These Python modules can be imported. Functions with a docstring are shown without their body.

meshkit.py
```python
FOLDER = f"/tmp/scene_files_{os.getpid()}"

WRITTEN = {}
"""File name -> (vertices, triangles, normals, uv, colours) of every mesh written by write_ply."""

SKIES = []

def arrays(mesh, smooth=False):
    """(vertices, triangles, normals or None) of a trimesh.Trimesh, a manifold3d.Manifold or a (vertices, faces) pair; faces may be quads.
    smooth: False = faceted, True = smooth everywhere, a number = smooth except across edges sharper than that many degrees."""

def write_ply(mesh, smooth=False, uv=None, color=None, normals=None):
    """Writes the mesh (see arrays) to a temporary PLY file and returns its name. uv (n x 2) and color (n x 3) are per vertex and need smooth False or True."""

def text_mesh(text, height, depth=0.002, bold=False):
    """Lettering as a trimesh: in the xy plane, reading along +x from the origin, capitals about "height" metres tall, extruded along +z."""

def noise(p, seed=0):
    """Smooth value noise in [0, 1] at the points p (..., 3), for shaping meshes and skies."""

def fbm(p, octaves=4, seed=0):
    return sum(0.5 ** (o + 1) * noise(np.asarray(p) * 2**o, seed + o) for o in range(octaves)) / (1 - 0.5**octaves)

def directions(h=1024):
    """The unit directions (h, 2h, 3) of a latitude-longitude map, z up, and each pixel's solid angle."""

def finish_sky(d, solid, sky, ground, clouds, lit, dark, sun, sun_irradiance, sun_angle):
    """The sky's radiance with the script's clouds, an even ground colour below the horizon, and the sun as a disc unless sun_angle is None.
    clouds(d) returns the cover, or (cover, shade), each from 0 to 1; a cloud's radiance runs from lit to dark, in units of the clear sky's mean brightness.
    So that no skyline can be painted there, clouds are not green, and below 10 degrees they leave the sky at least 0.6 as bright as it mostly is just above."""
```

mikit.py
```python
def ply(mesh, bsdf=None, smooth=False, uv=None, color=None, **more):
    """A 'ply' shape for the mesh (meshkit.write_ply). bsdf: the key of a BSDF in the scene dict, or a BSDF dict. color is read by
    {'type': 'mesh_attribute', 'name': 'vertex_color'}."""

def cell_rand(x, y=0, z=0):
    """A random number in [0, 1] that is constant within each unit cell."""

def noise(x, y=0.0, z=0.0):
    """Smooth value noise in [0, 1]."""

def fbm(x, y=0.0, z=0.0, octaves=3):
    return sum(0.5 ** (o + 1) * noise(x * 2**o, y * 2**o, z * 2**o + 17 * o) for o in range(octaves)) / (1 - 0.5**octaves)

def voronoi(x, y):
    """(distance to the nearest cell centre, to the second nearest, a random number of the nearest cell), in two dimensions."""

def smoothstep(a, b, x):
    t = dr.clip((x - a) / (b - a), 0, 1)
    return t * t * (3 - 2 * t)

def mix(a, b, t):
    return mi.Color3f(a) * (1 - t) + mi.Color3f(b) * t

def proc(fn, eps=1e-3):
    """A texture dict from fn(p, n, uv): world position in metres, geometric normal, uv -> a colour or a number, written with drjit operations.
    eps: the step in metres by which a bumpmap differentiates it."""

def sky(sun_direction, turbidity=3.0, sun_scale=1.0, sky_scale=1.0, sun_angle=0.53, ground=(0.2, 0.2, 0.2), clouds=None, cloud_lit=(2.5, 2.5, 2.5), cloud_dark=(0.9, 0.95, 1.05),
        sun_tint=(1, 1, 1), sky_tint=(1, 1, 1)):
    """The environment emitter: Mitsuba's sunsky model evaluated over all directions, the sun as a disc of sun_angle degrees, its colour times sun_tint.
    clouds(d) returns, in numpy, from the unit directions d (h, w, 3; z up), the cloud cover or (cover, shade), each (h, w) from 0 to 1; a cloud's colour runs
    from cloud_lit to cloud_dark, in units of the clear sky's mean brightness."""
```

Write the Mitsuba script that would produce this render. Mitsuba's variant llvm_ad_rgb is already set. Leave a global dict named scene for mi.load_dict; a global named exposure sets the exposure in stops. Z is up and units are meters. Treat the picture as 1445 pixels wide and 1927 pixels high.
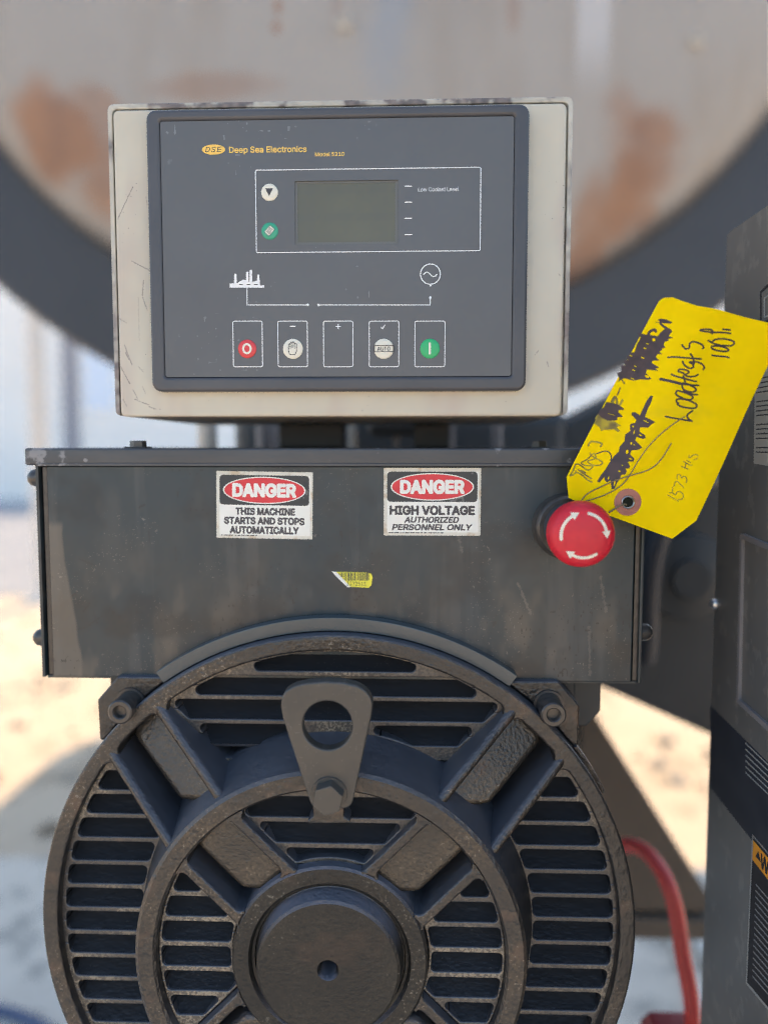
import math, random, numpy as np, trimesh, mitsuba as mi, drjit as dr, mikit, meshkit
import mapbox_earcut as earcut
from shapely.geometry import Polygon, LineString, Point, MultiPolygon, box as sbox
from shapely.ops import unary_union
from shapely import affinity
from mikit import proc, noise, fbm, smoothstep, mix
rng = random.Random(7)
scene, labels = {}, {}

# ------------------------------------------------------------------ camera, sky, exposure
F, CX, CY = 1500.0, 722.5, 963.5
EYE = np.array([0.0, -0.52, 1.5])
_yaw, _pitch = math.radians(-2.137), math.radians(4.56)
FWD = np.array([math.sin(_yaw) * math.cos(_pitch), math.cos(_yaw) * math.cos(_pitch), -math.sin(_pitch)])
RIGHT = np.cross(FWD, [0, 0, 1]); RIGHT /= np.linalg.norm(RIGHT)
UP = np.cross(RIGHT, FWD)
T = mi.ScalarTransform4f
scene['camera'] = {'type': 'thinlens', 'fov': math.degrees(2 * math.atan(722.5 / F)), 'fov_axis': 'x',
                   'to_world': T().look_at(origin=EYE.tolist(), target=(EYE + FWD).tolist(), up=UP.tolist()),
                   'aperture_radius': 0.0062, 'focus_distance': 0.502, 'near_clip': 0.02, 'far_clip': 2000.0}
SUN = (0.08, 0.55, 0.83)
scene['daylight'] = mikit.sky(SUN, turbidity=3.5, sun_scale=0.42, sun_tint=(1.0, 0.90, 0.76), sky_tint=(1.12, 1.0, 0.86), ground=(0.42, 0.36, 0.28))
exposure = 3.3


# ------------------------------------------------------------------ helpers
def ray(px, py):
    return FWD + RIGHT * (px - CX) / F - UP * (py - CY) / F


def at(px, py, y):
    """the point of the plane at depth y behind a point of the reference (1445 x 1927)"""
    d = ray(px, py)
    return EYE + d * ((y - EYE[1]) / d[1])


def atx(px, py, x):
    d = ray(px, py)
    return EYE + d * ((x - EYE[0]) / d[0])


def ground_at(px, py, z=0.0):
    d = ray(px, py)
    return EYE + d * ((z - EYE[2]) / d[2])


def xz(pts, y):
    return [tuple(at(px, py, y)[[0, 2]]) for px, py in pts]


def key_for(base):
    k, i = base, 0
    while k in scene or k in labels:
        i += 1
        k = f'{base}_{i:03d}'
    return k


def thing(name, label, cat, group=None, kind=None):
    k = key_for(name)
    labels[k] = {'label': label, 'category': cat}
    if group: labels[k]['group'] = group
    return k


def obj(name, mesh, bsdf, parent=None, smooth=35, label=None, kind=None):
    k = key_for(f'{parent}__{name}' if parent else name)
    scene[k] = mikit.ply(mesh, bsdf, smooth=smooth)
    if label or kind:
        labels[k] = {}
        if label: labels[k]['label'] = label
        if kind: labels[k]['kind'] = kind
    return k


def tag(k, label, cat, kind=None, group=None):
    labels[k] = {'label': label, 'category': cat}
    if kind: labels[k]['kind'] = kind
    if group: labels[k]['group'] = group


def structure(name, mesh, bsdf, label, smooth=False):
    k = obj(name, mesh, bsdf, None, smooth)
    labels[k] = {'label': label, 'kind': 'structure', 'category': name.replace('_', ' ')}
    return k


def cat(*ms):
    return trimesh.util.concatenate([m for m in ms if m is not None])


def rnd(poly, r, q=5):
    g = poly.buffer(-r, quad_segs=q).buffer(2 * r, quad_segs=q).buffer(-r, quad_segs=q)
    return g


def polys(g):
    if g.is_empty: return []
    return [p for p in (g.geoms if hasattr(g, 'geoms') else [g]) if p.geom_type == 'Polygon' and p.area > 1e-8]


def _ring(coords, ccw):
    c = np.array(coords)[:-1, :2]
    keep = np.linalg.norm(c - np.roll(c, 1, axis=0), axis=1) > 1e-6
    c = c[keep]
    area = 0.5 * np.sum(c[:, 0] * np.roll(c[:, 1], -1) - np.roll(c[:, 0], -1) * c[:, 1])
    return c if (area > 0) == ccw else c[::-1]


def _inset(c, b):
    """move every vertex of a ring to the left of its direction of travel by b"""
    e = np.roll(c, -1, axis=0) - c
    e /= np.linalg.norm(e, axis=1, keepdims=True)
    n = np.stack([-e[:, 1], e[:, 0]], 1)
    m = n + np.roll(n, 1, axis=0)
    m /= np.maximum(1 + np.sum(n * np.roll(n, 1, axis=0), axis=1, keepdims=True), 0.35)
    return c + b * m


def slab(poly, yf, yb, bevel=0.0, steps=3, simp=2e-5):
    """polygon(s) in x, z as a plate from yf (front, nearer the camera) to yb, the front edge rounded by bevel"""
    out = []
    for p in polys(poly):
        p = p.simplify(simp)
        rings = [_ring(p.exterior.coords, True)] + [_ring(h.coords, False) for h in p.interiors]
        prof = [(0.0, yb), (0.0, yf)] if bevel <= 0 else [(0.0, yb)] + [(bevel * (1 - math.cos(a)), yf + bevel * (1 - math.sin(a))) for a in np.linspace(0, math.pi / 2, steps + 1)]
        counts = [len(r) for r in rings]
        total = sum(counts)
        V, Fc = [], []
        for b, y in prof:
            for r in rings:
                q = _inset(r, b) if b > 0 else r
                V.append(np.column_stack([q[:, 0], np.full(len(q), y), q[:, 1]]))
        V = np.vstack(V)
        for k in range(len(prof) - 1):
            o = 0
            for n in counts:
                i = np.arange(n); j = (i + 1) % n
                a, b_ = k * total + o + i, k * total + o + j
                c_, d_ = (k + 1) * total + o + j, (k + 1) * total + o + i
                Fc += [np.column_stack([a, b_, c_]), np.column_stack([a, c_, d_])]
                o += n
        top = V[(len(prof) - 1) * total:][:, [0, 2]]
        tri = earcut.triangulate_float64(np.ascontiguousarray(top), np.cumsum(counts).astype(np.uint32)).reshape(-1, 3).astype(int)
        e1, e2 = top[tri[:, 1]] - top[tri[:, 0]], top[tri[:, 2]] - top[tri[:, 0]]
        ar = e1[:, 0] * e2[:, 1] - e1[:, 1] * e2[:, 0]
        tri[ar < 0] = tri[ar < 0][:, ::-1]
        Fc.append(tri + (len(prof) - 1) * total)
        Fc.append(tri[:, ::-1])
        Fm = np.vstack(Fc)
        # x, z counter-clockwise with the front towards -y: a normal of +(x cross z) = -y, so the front is outward as it is
        out.append(trimesh.Trimesh(V, Fm, process=False))
    return trimesh.util.concatenate(out)


def lathe(profile, cx, cz, n=96, closed=True):
    """profile of (radius, y) turned round an axis along y"""
    pr = np.array(profile, float)
    a = np.arange(n) * 2 * math.pi / n
    m = len(pr)
    V = np.stack([cx + pr[:, None, 0] * np.cos(a), np.broadcast_to(pr[:, None, 1], (m, n)), cz + pr[:, None, 0] * np.sin(a)], -1).reshape(-1, 3)
    f = []
    for k in range(m if closed else m - 1):
        k2 = (k + 1) % m
        i = np.arange(n); j = (i + 1) % n
        f += [np.column_stack([k * n + i, k * n + j, k2 * n + j]), np.column_stack([k * n + i, k2 * n + j, k2 * n + i])]
    t = trimesh.Trimesh(V, np.vstack(f), process=True)
    t.update_faces(t.nondegenerate_faces())
    if t.is_watertight and t.volume < 0: t.invert()
    return t


def rbox(x0, x1, y0, y1, z0, z1, r=0.002, s=3):
    c = []
    for x in (x0 + r, x1 - r):
        for y in (y0 + r, y1 - r):
            for z in (z0 + r, z1 - r):
                c.append(BALL * r + [x, y, z])
    return trimesh.Trimesh(*_hull(np.vstack(c)), process=False)


def _hull(p):
    h = trimesh.convex.convex_hull(p)
    return np.array(h.vertices), np.array(h.faces)


BALL = np.array(trimesh.creation.icosphere(subdivisions=1).vertices)


def hull(*pr):
    return trimesh.Trimesh(*_hull(np.vstack([BALL * r + np.asarray(p) for p, r in pr])), process=False)


def spline(pts, n=60):
    from scipy.interpolate import CubicSpline
    p = np.array(pts, float)
    t = np.concatenate([[0], np.cumsum(np.linalg.norm(np.diff(p, axis=0), axis=1))])
    return CubicSpline(t, p)(np.linspace(0, t[-1], n))


def tube(pts, r, sides=12, n=60, smooth=True):
    p = spline(pts, n) if smooth else np.array(pts, float)
    t = np.gradient(p, axis=0); t /= np.linalg.norm(t, axis=1, keepdims=True)
    a = np.cross(t[0], [0.3, 0.9, 0.2]); a /= np.linalg.norm(a)
    A = []
    for k in range(len(p)):
        a = a - t[k] * (a @ t[k]); a /= np.linalg.norm(a); A.append(a)
    A = np.array(A); B = np.cross(t, A)
    th = np.arange(sides) * 2 * math.pi / sides
    rr = np.broadcast_to(r, (len(p),))
    V = (p[:, None] + rr[:, None, None] * (np.cos(th)[None, :, None] * A[:, None] + np.sin(th)[None, :, None] * B[:, None])).reshape(-1, 3)
    f = []
    for k in range(len(p) - 1):
        i = np.arange(sides); j = (i + 1) % sides
        f += [np.column_stack([k * sides + i, k * sides + j, (k + 1) * sides + j]), np.column_stack([k * sides + i, (k + 1) * sides + j, (k + 1) * sides + i])]
    m = len(V)
    V = np.vstack([V, p[:1], p[-1:]])
    i = np.arange(sides); j = (i + 1) % sides
    f += [np.column_stack([np.full(sides, m), j, i]), np.column_stack([np.full(sides, m + 1), (len(p) - 1) * sides + i, (len(p) - 1) * sides + j])]
    return trimesh.Trimesh(V, np.vstack(f), process=False)


def hexbolt(x, y, z, r, h, axis='y'):
    """hexagon head standing on (x, y, z), along -y or +z"""
    prof = Polygon([(r * math.cos(math.pi / 3 * k + .3), r * math.sin(math.pi / 3 * k + .3)) for k in range(6)])
    m = slab(prof, -h, 0, bevel=min(r, h) * .12, steps=2)
    if axis == 'z':
        m.apply_transform(trimesh.transformations.rotation_matrix(math.radians(-90), [1, 0, 0]))
    m.apply_translation([x, y, z])
    return m


TXT = np.array([[1, 0, 0, 0], [0, 0, -1, 0], [0, 1, 0, 0], [0, 0, 0, 1.0]])
TXTX = np.array([[0, 0, -1, 0], [-1, 0, 0, 0], [0, 1, 0, 0], [0, 0, 0, 1.0]])


def letters(s, h, depth, bold, fat):
    m = meshkit.text_mesh(s, h, .01, bold)
    if not fat:
        m.vertices[:, 2] *= depth / .01
        return m
    up = m.faces[m.face_normals[:, 2] > .9]
    g = unary_union([Polygon(m.vertices[f][:, :2]).buffer(1e-7) for f in up]).buffer(fat * h, quad_segs=2, join_style=2).simplify(h * .006)
    return trimesh.util.concatenate([trimesh.creation.extrude_polygon(p, depth, engine='earcut') for p in polys(g)])


def text(s, x, z, y, w, h, bold=False, italic=0.0, rot=0.0, depth=0.00025, anchor='c', M=TXT, fat=0.0):
    """lettering of width w and capital height h, centred at (x, z), its back on the plane y"""
    m = letters(s, h, depth, bold, fat)
    b = m.bounds
    m.apply_translation([-b[0][0], 0, 0])
    if w: m.apply_scale([w / (b[1][0] - b[0][0]), 1, 1])
    if italic:
        m.vertices[:, 0] += italic * m.vertices[:, 1]
    b = m.bounds
    m.apply_translation([-(b[0][0] + b[1][0]) / 2, -h / 2, 0])
    if rot: m.apply_transform(trimesh.transformations.rotation_matrix(rot, [0, 0, 1]))
    m.apply_transform(M)
    m.apply_translation([x, y, z])
    return m


def frame_line(x0, x1, z0, z1, t, r):
    o = sbox(x0 + r, z0 + r, x1 - r, z1 - r).buffer(r, quad_segs=5)
    return o.difference(o.buffer(-t))


def strokes(lines, w, cap=1):
    return unary_union([LineString(l).buffer(w / 2, quad_segs=3, cap_style=cap) for l in lines])


# ------------------------------------------------------------------ materials
def pbr(key, color, rough=0.5, spec=0.5, metal=0.0, bump=None, scale=1.0, eps=5e-4, **kw):
    c = proc(color) if callable(color) else {'type': 'rgb', 'value': list(color)}
    r = proc(rough) if callable(rough) else rough
    b = {'type': 'principled', 'base_color': c, 'roughness': r, 'specular': spec, 'metallic': metal, **kw}
    if bump: b = {'type': 'bumpmap', 'tex': proc(bump, eps), 'scale': scale, 'bsdf': b}
    scene[key] = {'type': 'twosided', 'bsdf': b}
    return key


def seg_mask(p, segs, w):
    m = mi.Float(0)
    wob = (noise(p.x * 900, p.z * 900, p.y * 300) - .5) * w * 1.6
    for (ax, az), (bx, bz), k in segs:
        dx, dz = bx - ax, bz - az
        t = dr.clip(((p.x - ax) * dx + (p.z - az) * dz) / (dx * dx + dz * dz), 0, 1)
        d = dr.sqrt(dr.square(p.x - ax - dx * t) + dr.square(p.z - az - dz * t)) + wob
        m = dr.maximum(m, k * (1 - smoothstep(w * .3, w, d)))
    return m


def segs_px(lst, y):
    out = []
    for a, b, k in lst:
        out.append((tuple(at(*a, y)[[0, 2]].tolist()), tuple(at(*b, y)[[0, 2]].tolist()), k))
    return out


# scratches and chips of the cream box
_cs = segs_px([((252, 352), (224, 412), .9), ((250, 492), (284, 510), .9), ((272, 528), (270, 556), .8), ((270, 560), (279, 584), .8), ((224, 598), (240, 608), .8),
               ((236, 650), (250, 686), .9), ((229, 690), (246, 722), 1), ((252, 734), (262, 752), .7), ((256, 752), (282, 762), .9), ((282, 765), (294, 770), .8),
               ((234, 752), (240, 764), .7), ((262, 690), (272, 700), .6), ((238, 664), (244, 676), 1.), ((1012, 660), (1006, 668), .7), ((1028, 680), (1031, 690), .7),
               ((1050, 516), (1053, 520), .7), ((276, 372), (279, 386), .5), ((222, 640), (228, 662), .6), ((270, 728), (276, 742), .6), ((555, 212), (572, 203), .8),
               ((735, 206), (741, 212), .8), ((655, 212), (665, 204), .8), ((262, 560), (264, 640), .3)], 0.0)


def cream_color(p, n, uv):
    c = mix((.475, .445, .36), (.545, .52, .43), fbm(p.x * 22, p.z * 22, p.y * 22))
    c = mix(c, (.43, .36, .31), .55 * smoothstep(.55, .8, fbm(p.x * 40 + 7, p.z * 14, p.y * 40)))
    c = mix(c, (.12, .10, .10), .62 * seg_mask(p, _cs, 5e-4))
    spk = noise(p.x * 900, p.z * 900, p.y * 900)
    c = mix(c, (.10, .085, .08), .9 * smoothstep(.83, .92, spk) * smoothstep(.5, .72, noise(p.x * 60 + 3, p.z * 60, p.y * 60)))
    return c


def rim_color(p, n, uv):
    wear = .6 * fbm(p.x * 26, p.z * 26, p.y * 200, 4) + .4 * fbm(p.x * 190 + 5, p.z * 190, p.y * 300, 3)
    c = mix((.42, .40, .34), (.5, .49, .43), noise(p.x * 30, p.z * 30))
    c = mix(c, (.30, .28, .25), smoothstep(.35, .6, wear))
    return mix(c, mix((.07, .065, .07), (.22, .18, .17), noise(p.x * 300, p.z * 300)), .85 * smoothstep(.56, .66, wear + .10 * smoothstep(1.70, 1.72, p.z)))


pbr('cream_paint', cream_color, .42)
pbr('worn_rim', rim_color, .5)

_bs = segs_px([((115, 1140), (148, 1112), .8), ((158, 1150), (168, 1136), .9), ((168, 1176), (192, 1160), .8), ((142, 1185), (160, 1182), .6), ((208, 1142), (204, 1155), .6),
               ((330, 1026), (332, 1056), .7), ((280, 1000), (282, 1020), .4), ((150, 1052), (178, 1064), .5), ((262, 955), (272, 950), .6), ((100, 1232), (98, 1262), .7),
               ((975, 1100), (1000, 1158), .5), ((1130, 1085), (1140, 1150), .45), ((1108, 1180), (1110, 1270), .4), ((860, 1000), (870, 1040), .35)], 0.0)


def box_color(p, n, uv):
    c = mix((.006, .021, .031), (.013, .030, .040), fbm(p.x * 16, p.z * 9, p.y * 16))
    dust = fbm(p.x * 55, p.z * 26, p.y * 50, 4)
    c = mix(c, (.150, .122, .092), .46 * smoothstep(.44, .76, dust) * (1 - .75 * smoothstep(1.36, 1.43, p.z)) + .03)  # tan dusting grows towards the bottom, with warm ground reflection painted in
    c = mix(c, (.075, .078, .08), .35 * smoothstep(.52, .74, fbm(p.x * 75 + 2, p.z * 7, p.y * 40, 4)))
    c = mix(c, (.008, .010, .012), .5 * smoothstep(.55, .75, fbm(p.x * 28 + 11, p.z * 34, p.y * 30, 4)))
    c = mix(c, (.012, .012, .014), .8 * seg_mask(p, _bs[:10], 7e-4))
    c = mix(c, (.2, .18, .155), .6 * seg_mask(p, _bs[10:], 1.1e-3))
    # a pale run of spilt dirt down the lower left corner
    xl = p.x + .2335 - .010 * smoothstep(1.43, 1.36, p.z) - .003 * (noise(p.z * 70) - .5)
    c = mix(c, (.20, .165, .125), .40 * (1 - smoothstep(-.0012, .0012, xl)) * (1 - smoothstep(1.447, 1.453, p.z)) * smoothstep(-.2455, -.2445, p.x))
    spk = noise(p.x * 700, p.z * 420, p.y * 700)
    c = mix(c, (.012, .012, .013), .7 * smoothstep(.80, .93, spk) * smoothstep(.45, .7, noise(p.x * 34, p.z * 34)))
    c = mix(c, (.24, .22, .19), .5 * smoothstep(.88, .97, noise(p.x * 1100 + 9, p.z * 1100, p.y * 900)) * smoothstep(.55, .75, noise(p.x * 45 + 5, p.z * 45)))
    return c


def box_rough(p, n, uv):
    return .27 + .22 * fbm(p.x * 50, p.z * 30, p.y * 40)


pbr('black_paint', box_color, box_rough, .6, bump=lambda p, n, uv: .05 * fbm(p.x * 260, p.z * 260, p.y * 260, 2) + fbm(p.x * 13, p.z * 13, p.y * 13, 2), scale=1.3e-3)


def lid_color(p, n, uv):
    c = mix((.032, .036, .042), (.06, .064, .07), fbm(p.x * 30, p.z * 60, p.y * 30))
    w = fbm(p.x * 130, p.z * 130, p.y * 130, 4)
    c = mix(c, (.24, .24, .25), .75 * smoothstep(.70, .80, w + .22 * smoothstep(-.2, -.245, p.x) + .06 * smoothstep(.03, .09, p.x)))
    return c


pbr('lid_paint', lid_color, .4, .6)
pbr('dark_gap', (.012, .012, .014), .6, .2)


def grain(p, n, uv):
    return fbm(p.x * 620, p.z * 620, p.y * 620, 2) + .6 * noise(p.x * 260, p.z * 260, p.y * 260)


def dust_and_sheen(p, n, base, tan, blue, amount, rust=.4):
    """black enamel: dust and painted ground reflection on front faces, painted sky on upward faces"""
    g = fbm(p.x * 800, p.z * 800, p.y * 800, 2)
    d = fbm(p.x * 22 + 3, p.z * 22, p.y * 22, 4)
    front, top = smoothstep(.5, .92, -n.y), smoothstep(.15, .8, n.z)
    c = mix(base, blue, top * (.35 + .5 * d))  # blue mixed in by upward normal stands for reflected sky
    c = mix(c, tan, front * amount * (.15 + .85 * smoothstep(.36, .70, d)) * (.45 + 1.0 * smoothstep(.36, .68, g)))  # tan is settled dust with warm ground reflection painted in
    c = mix(c, (.16, .085, .05), rust * front * smoothstep(.60, .74, fbm(p.x * 46, p.z * 46 + 9, p.y * 46, 4)))
    return mix(c, (.30, .27, .225), .4 * smoothstep(.72, .84, g) * smoothstep(.42, .66, d) * (.3 + .7 * front))


pbr('cast_iron', lambda p, n, uv: dust_and_sheen(p, n, (.016, .016, .016), (.185, .125, .066), (.10, .108, .132), .17, .25), lambda p, n, uv: .27 + .25 * fbm(p.x * 120, p.z * 120, p.y * 120), .65, bump=grain, scale=7e-4, eps=4e-4)
pbr('pad_iron', lambda p, n, uv: dust_and_sheen(p, n, (.016, .016, .015), (.18, .125, .068), (.09, .096, .115), .22, .2), .38, .65, bump=lambda p, n, uv: fbm(p.x * 700, p.z * 700, p.y * 700, 2), scale=6e-4, eps=4e-4)
pbr('fin_iron', lambda p, n, uv: dust_and_sheen(p, n, (.020, .022, .026), (.24, .20, .145), (.115, .122, .145), .62, .15), .38, .7, bump=grain, scale=3.0e-4, eps=4e-4)  # heavier tan here paints the bright highlight on the lips
pbr('hub_iron', lambda p, n, uv: dust_and_sheen(p, n, (.013, .013, .012), (.080, .066, .043), (.17, .182, .23), .20, .1), .50, .45, bump=grain, scale=6e-4, eps=4e-4)
pbr('lug_steel', lambda p, n, uv: mix((.034, .036, .036), mix((.062, .058, .050), (.13, .12, .11), .5 * smoothstep(.8, .95, noise(p.x * 600, p.z * 600))), fbm(p.x * 45, p.z * 45, p.y * 45)), .38, .6, bump=grain, scale=5e-5)
pbr('strip_paint', lambda p, n, uv: mix((.038, .055, .064), (.062, .076, .082), fbm(p.x * 30, p.z * 30)), .34, .65)
pbr('bolt_steel', lambda p, n, uv: mix((.016, .017, .02), (.055, .050, .044), fbm(p.x * 300, p.z * 300, p.y * 300)), .34, .7)
pbr('bezel_plastic', lambda p, n, uv: mix((.052, .055, .064), (.072, .074, .082), noise(p.x * 30, p.z * 30)), .35)
pbr('keypad_film', lambda p, n, uv: mix(mix((.084, .090, .098), (.102, .108, .114), fbm(p.x * 14, p.z * 14)), (.26, .28, .29), .5 * smoothstep(.90, .96, noise(p.x * 420, p.z * 420)) * smoothstep(.6, .8, noise(p.x * 30, p.z * 30))), lambda p, n, uv: .34 + .16 * fbm(p.x * 40, p.z * 40), .55)
pbr('lcd_glass', lambda p, n, uv: mix(mix((.100, .098, .068), (.118, .118, .08), fbm(p.x * 30, p.z * 16)), (.10, .10, .075), .5 * smoothstep(.86, .95, dr.abs(dr.sin(p.z * 190))) + .35 * smoothstep(.9, .97, dr.abs(dr.sin(p.x * 70)))), .18)
pbr('lcd_border', (.12, .125, .12), .4)
pbr('print_white', (.72, .74, .75), .45)
pbr('print_gold', (.78, .50, .10), .45)
pbr('print_dark', (.045, .045, .05), .5)
pbr('button_white', (.66, .65, .56), .35)
pbr('button_red', (.60, .055, .06), .35)
pbr('button_green', (.03, .40, .15), .35)
pbr('button_teal', (.04, .33, .20), .35)
pbr('stop_red', lambda p, n, uv: mix((.50, .010, .026), (.56, .024, .042), fbm(p.x * 60, p.z * 60, p.y * 60)), .42, .4)


def sticker_white(p, n, uv):
    c = mix((.56, .55, .47), (.64, .635, .56), fbm(p.x * 60, p.z * 60))
    return mix(c, (.40, .28, .14), .55 * smoothstep(.56, .76, fbm(p.x * 160, p.z * 160, 3, 4)))


pbr('sticker_paper', lambda p, n, uv: mix((.68, .69, .64), (.74, .75, .70), fbm(p.x * 60, p.z * 60)), .5)
pbr('sticker_edge', sticker_white, .6)
pbr('sticker_red', lambda p, n, uv: mix((.55, .022, .035), (.60, .045, .055), fbm(p.x * 90, p.z * 90)), .42)
pbr('sticker_black', lambda p, n, uv: mix((.026, .032, .036), (.2, .2, .19), .55 * smoothstep(.70, .85, noise(p.x * 500, p.z * 500)) * smoothstep(.5, .7, noise(p.x * 70, p.z * 70))), .42)
pbr('sticker_yellow', (.70, .66, .05), .45)
pbr('tag_card', lambda p, n, uv: mix(mix((.86, .63, .0), (.90, .675, .0), fbm(p.x * 30, p.z * 30)), (.62, .52, .02), .4 * smoothstep(.6, .8, fbm(p.x * 24, p.z * 60 + 3, 0, 4))), .7, .08)
pbr('marker_ink', lambda p, n, uv: mix((.018, .014, .03), (.05, .03, .04), noise(p.x * 300, p.z * 300)), .4)
pbr('faded_ink', lambda p, n, uv: mix((.10, .075, .03), (.42, .35, .02), noise(p.x * 420, p.z * 420)), .5)
pbr('washer_paper', lambda p, n, uv: mix((.34, .13, .10), (.42, .18, .13), noise(p.x * 200, p.z * 200)), .6)
pbr('zinc', (.62, .63, .65), .3, metal=1.0)
pbr('string_white', (.20, .155, .09), .5)


def _blob(p, x, z, rx, rz, ang=0.0):
    c, s = math.cos(ang), math.sin(ang)
    u, v = (p.x - x) * c + (p.z - z) * s, -(p.x - x) * s + (p.z - z) * c
    return dr.sqrt(dr.square(u / rx) + dr.square(v / rz))


TY = 1.36
_pts = [(0, 322), (200, 450), (1102, 548), (1180, 467), (1258, 405), (1351, 327), (1445, 250)]
_q = np.array([at(*p, TY)[[0, 2]] for p in _pts])
from scipy.optimize import least_squares
_s = least_squares(lambda v: np.hypot(_q[:, 0] - v[0], _q[:, 1] - v[1]) - v[2], [0, 2.9, 1.2]).x
tx, tz, TR = _s
_q2 = np.array([at(*p, TY + .1)[[0, 2]] for p in [(0, 565), (207, 645), (1340, 575), (1110, 720)]])
TR2 = float(np.mean(np.hypot(_q2[:, 0] - tx, _q2[:, 1] - tz)))
TCX, TCZ, TCR = float(tx), float(tz), float(TR)
_rust = []
for px, py, rx, ry, ang, k in [(130, 265, 150, 72, -.50, 1.), (185, 350, 80, 60, -.55, .8), (190, 215, 70, 40, -.6, .6), (60, 225, 45, 26, -.3, .7), (400, 175, 130, 26, .0, .45), (1190, 320, 95, 150, -.45, 1.0), (1235, 245, 75, 60, .2, .85), (1225, 385, 60, 50, -.4, .8), (1110, 480, 44, 110, -.35, .9), (1120, 380, 50, 120, -.2, .8), (180, 330, 60, 50, -.5, .8), (531, 38, 7, 14, 0, .9), (528, 74, 8, 10, 0, .9), (640, 40, 12, 26, 0, .35), (960, 40, 14, 46, 0, .4)]:
    c = at(px, py, TY - .05); s = np.linalg.norm(at(px + 1, py, TY - .05) - c)
    _rust.append(tuple(float(v) for v in (c[0], c[2], rx * s, ry * s, ang, k)))
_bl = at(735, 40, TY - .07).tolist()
_st = at(1110, 60, TY - .05).tolist()


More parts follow.
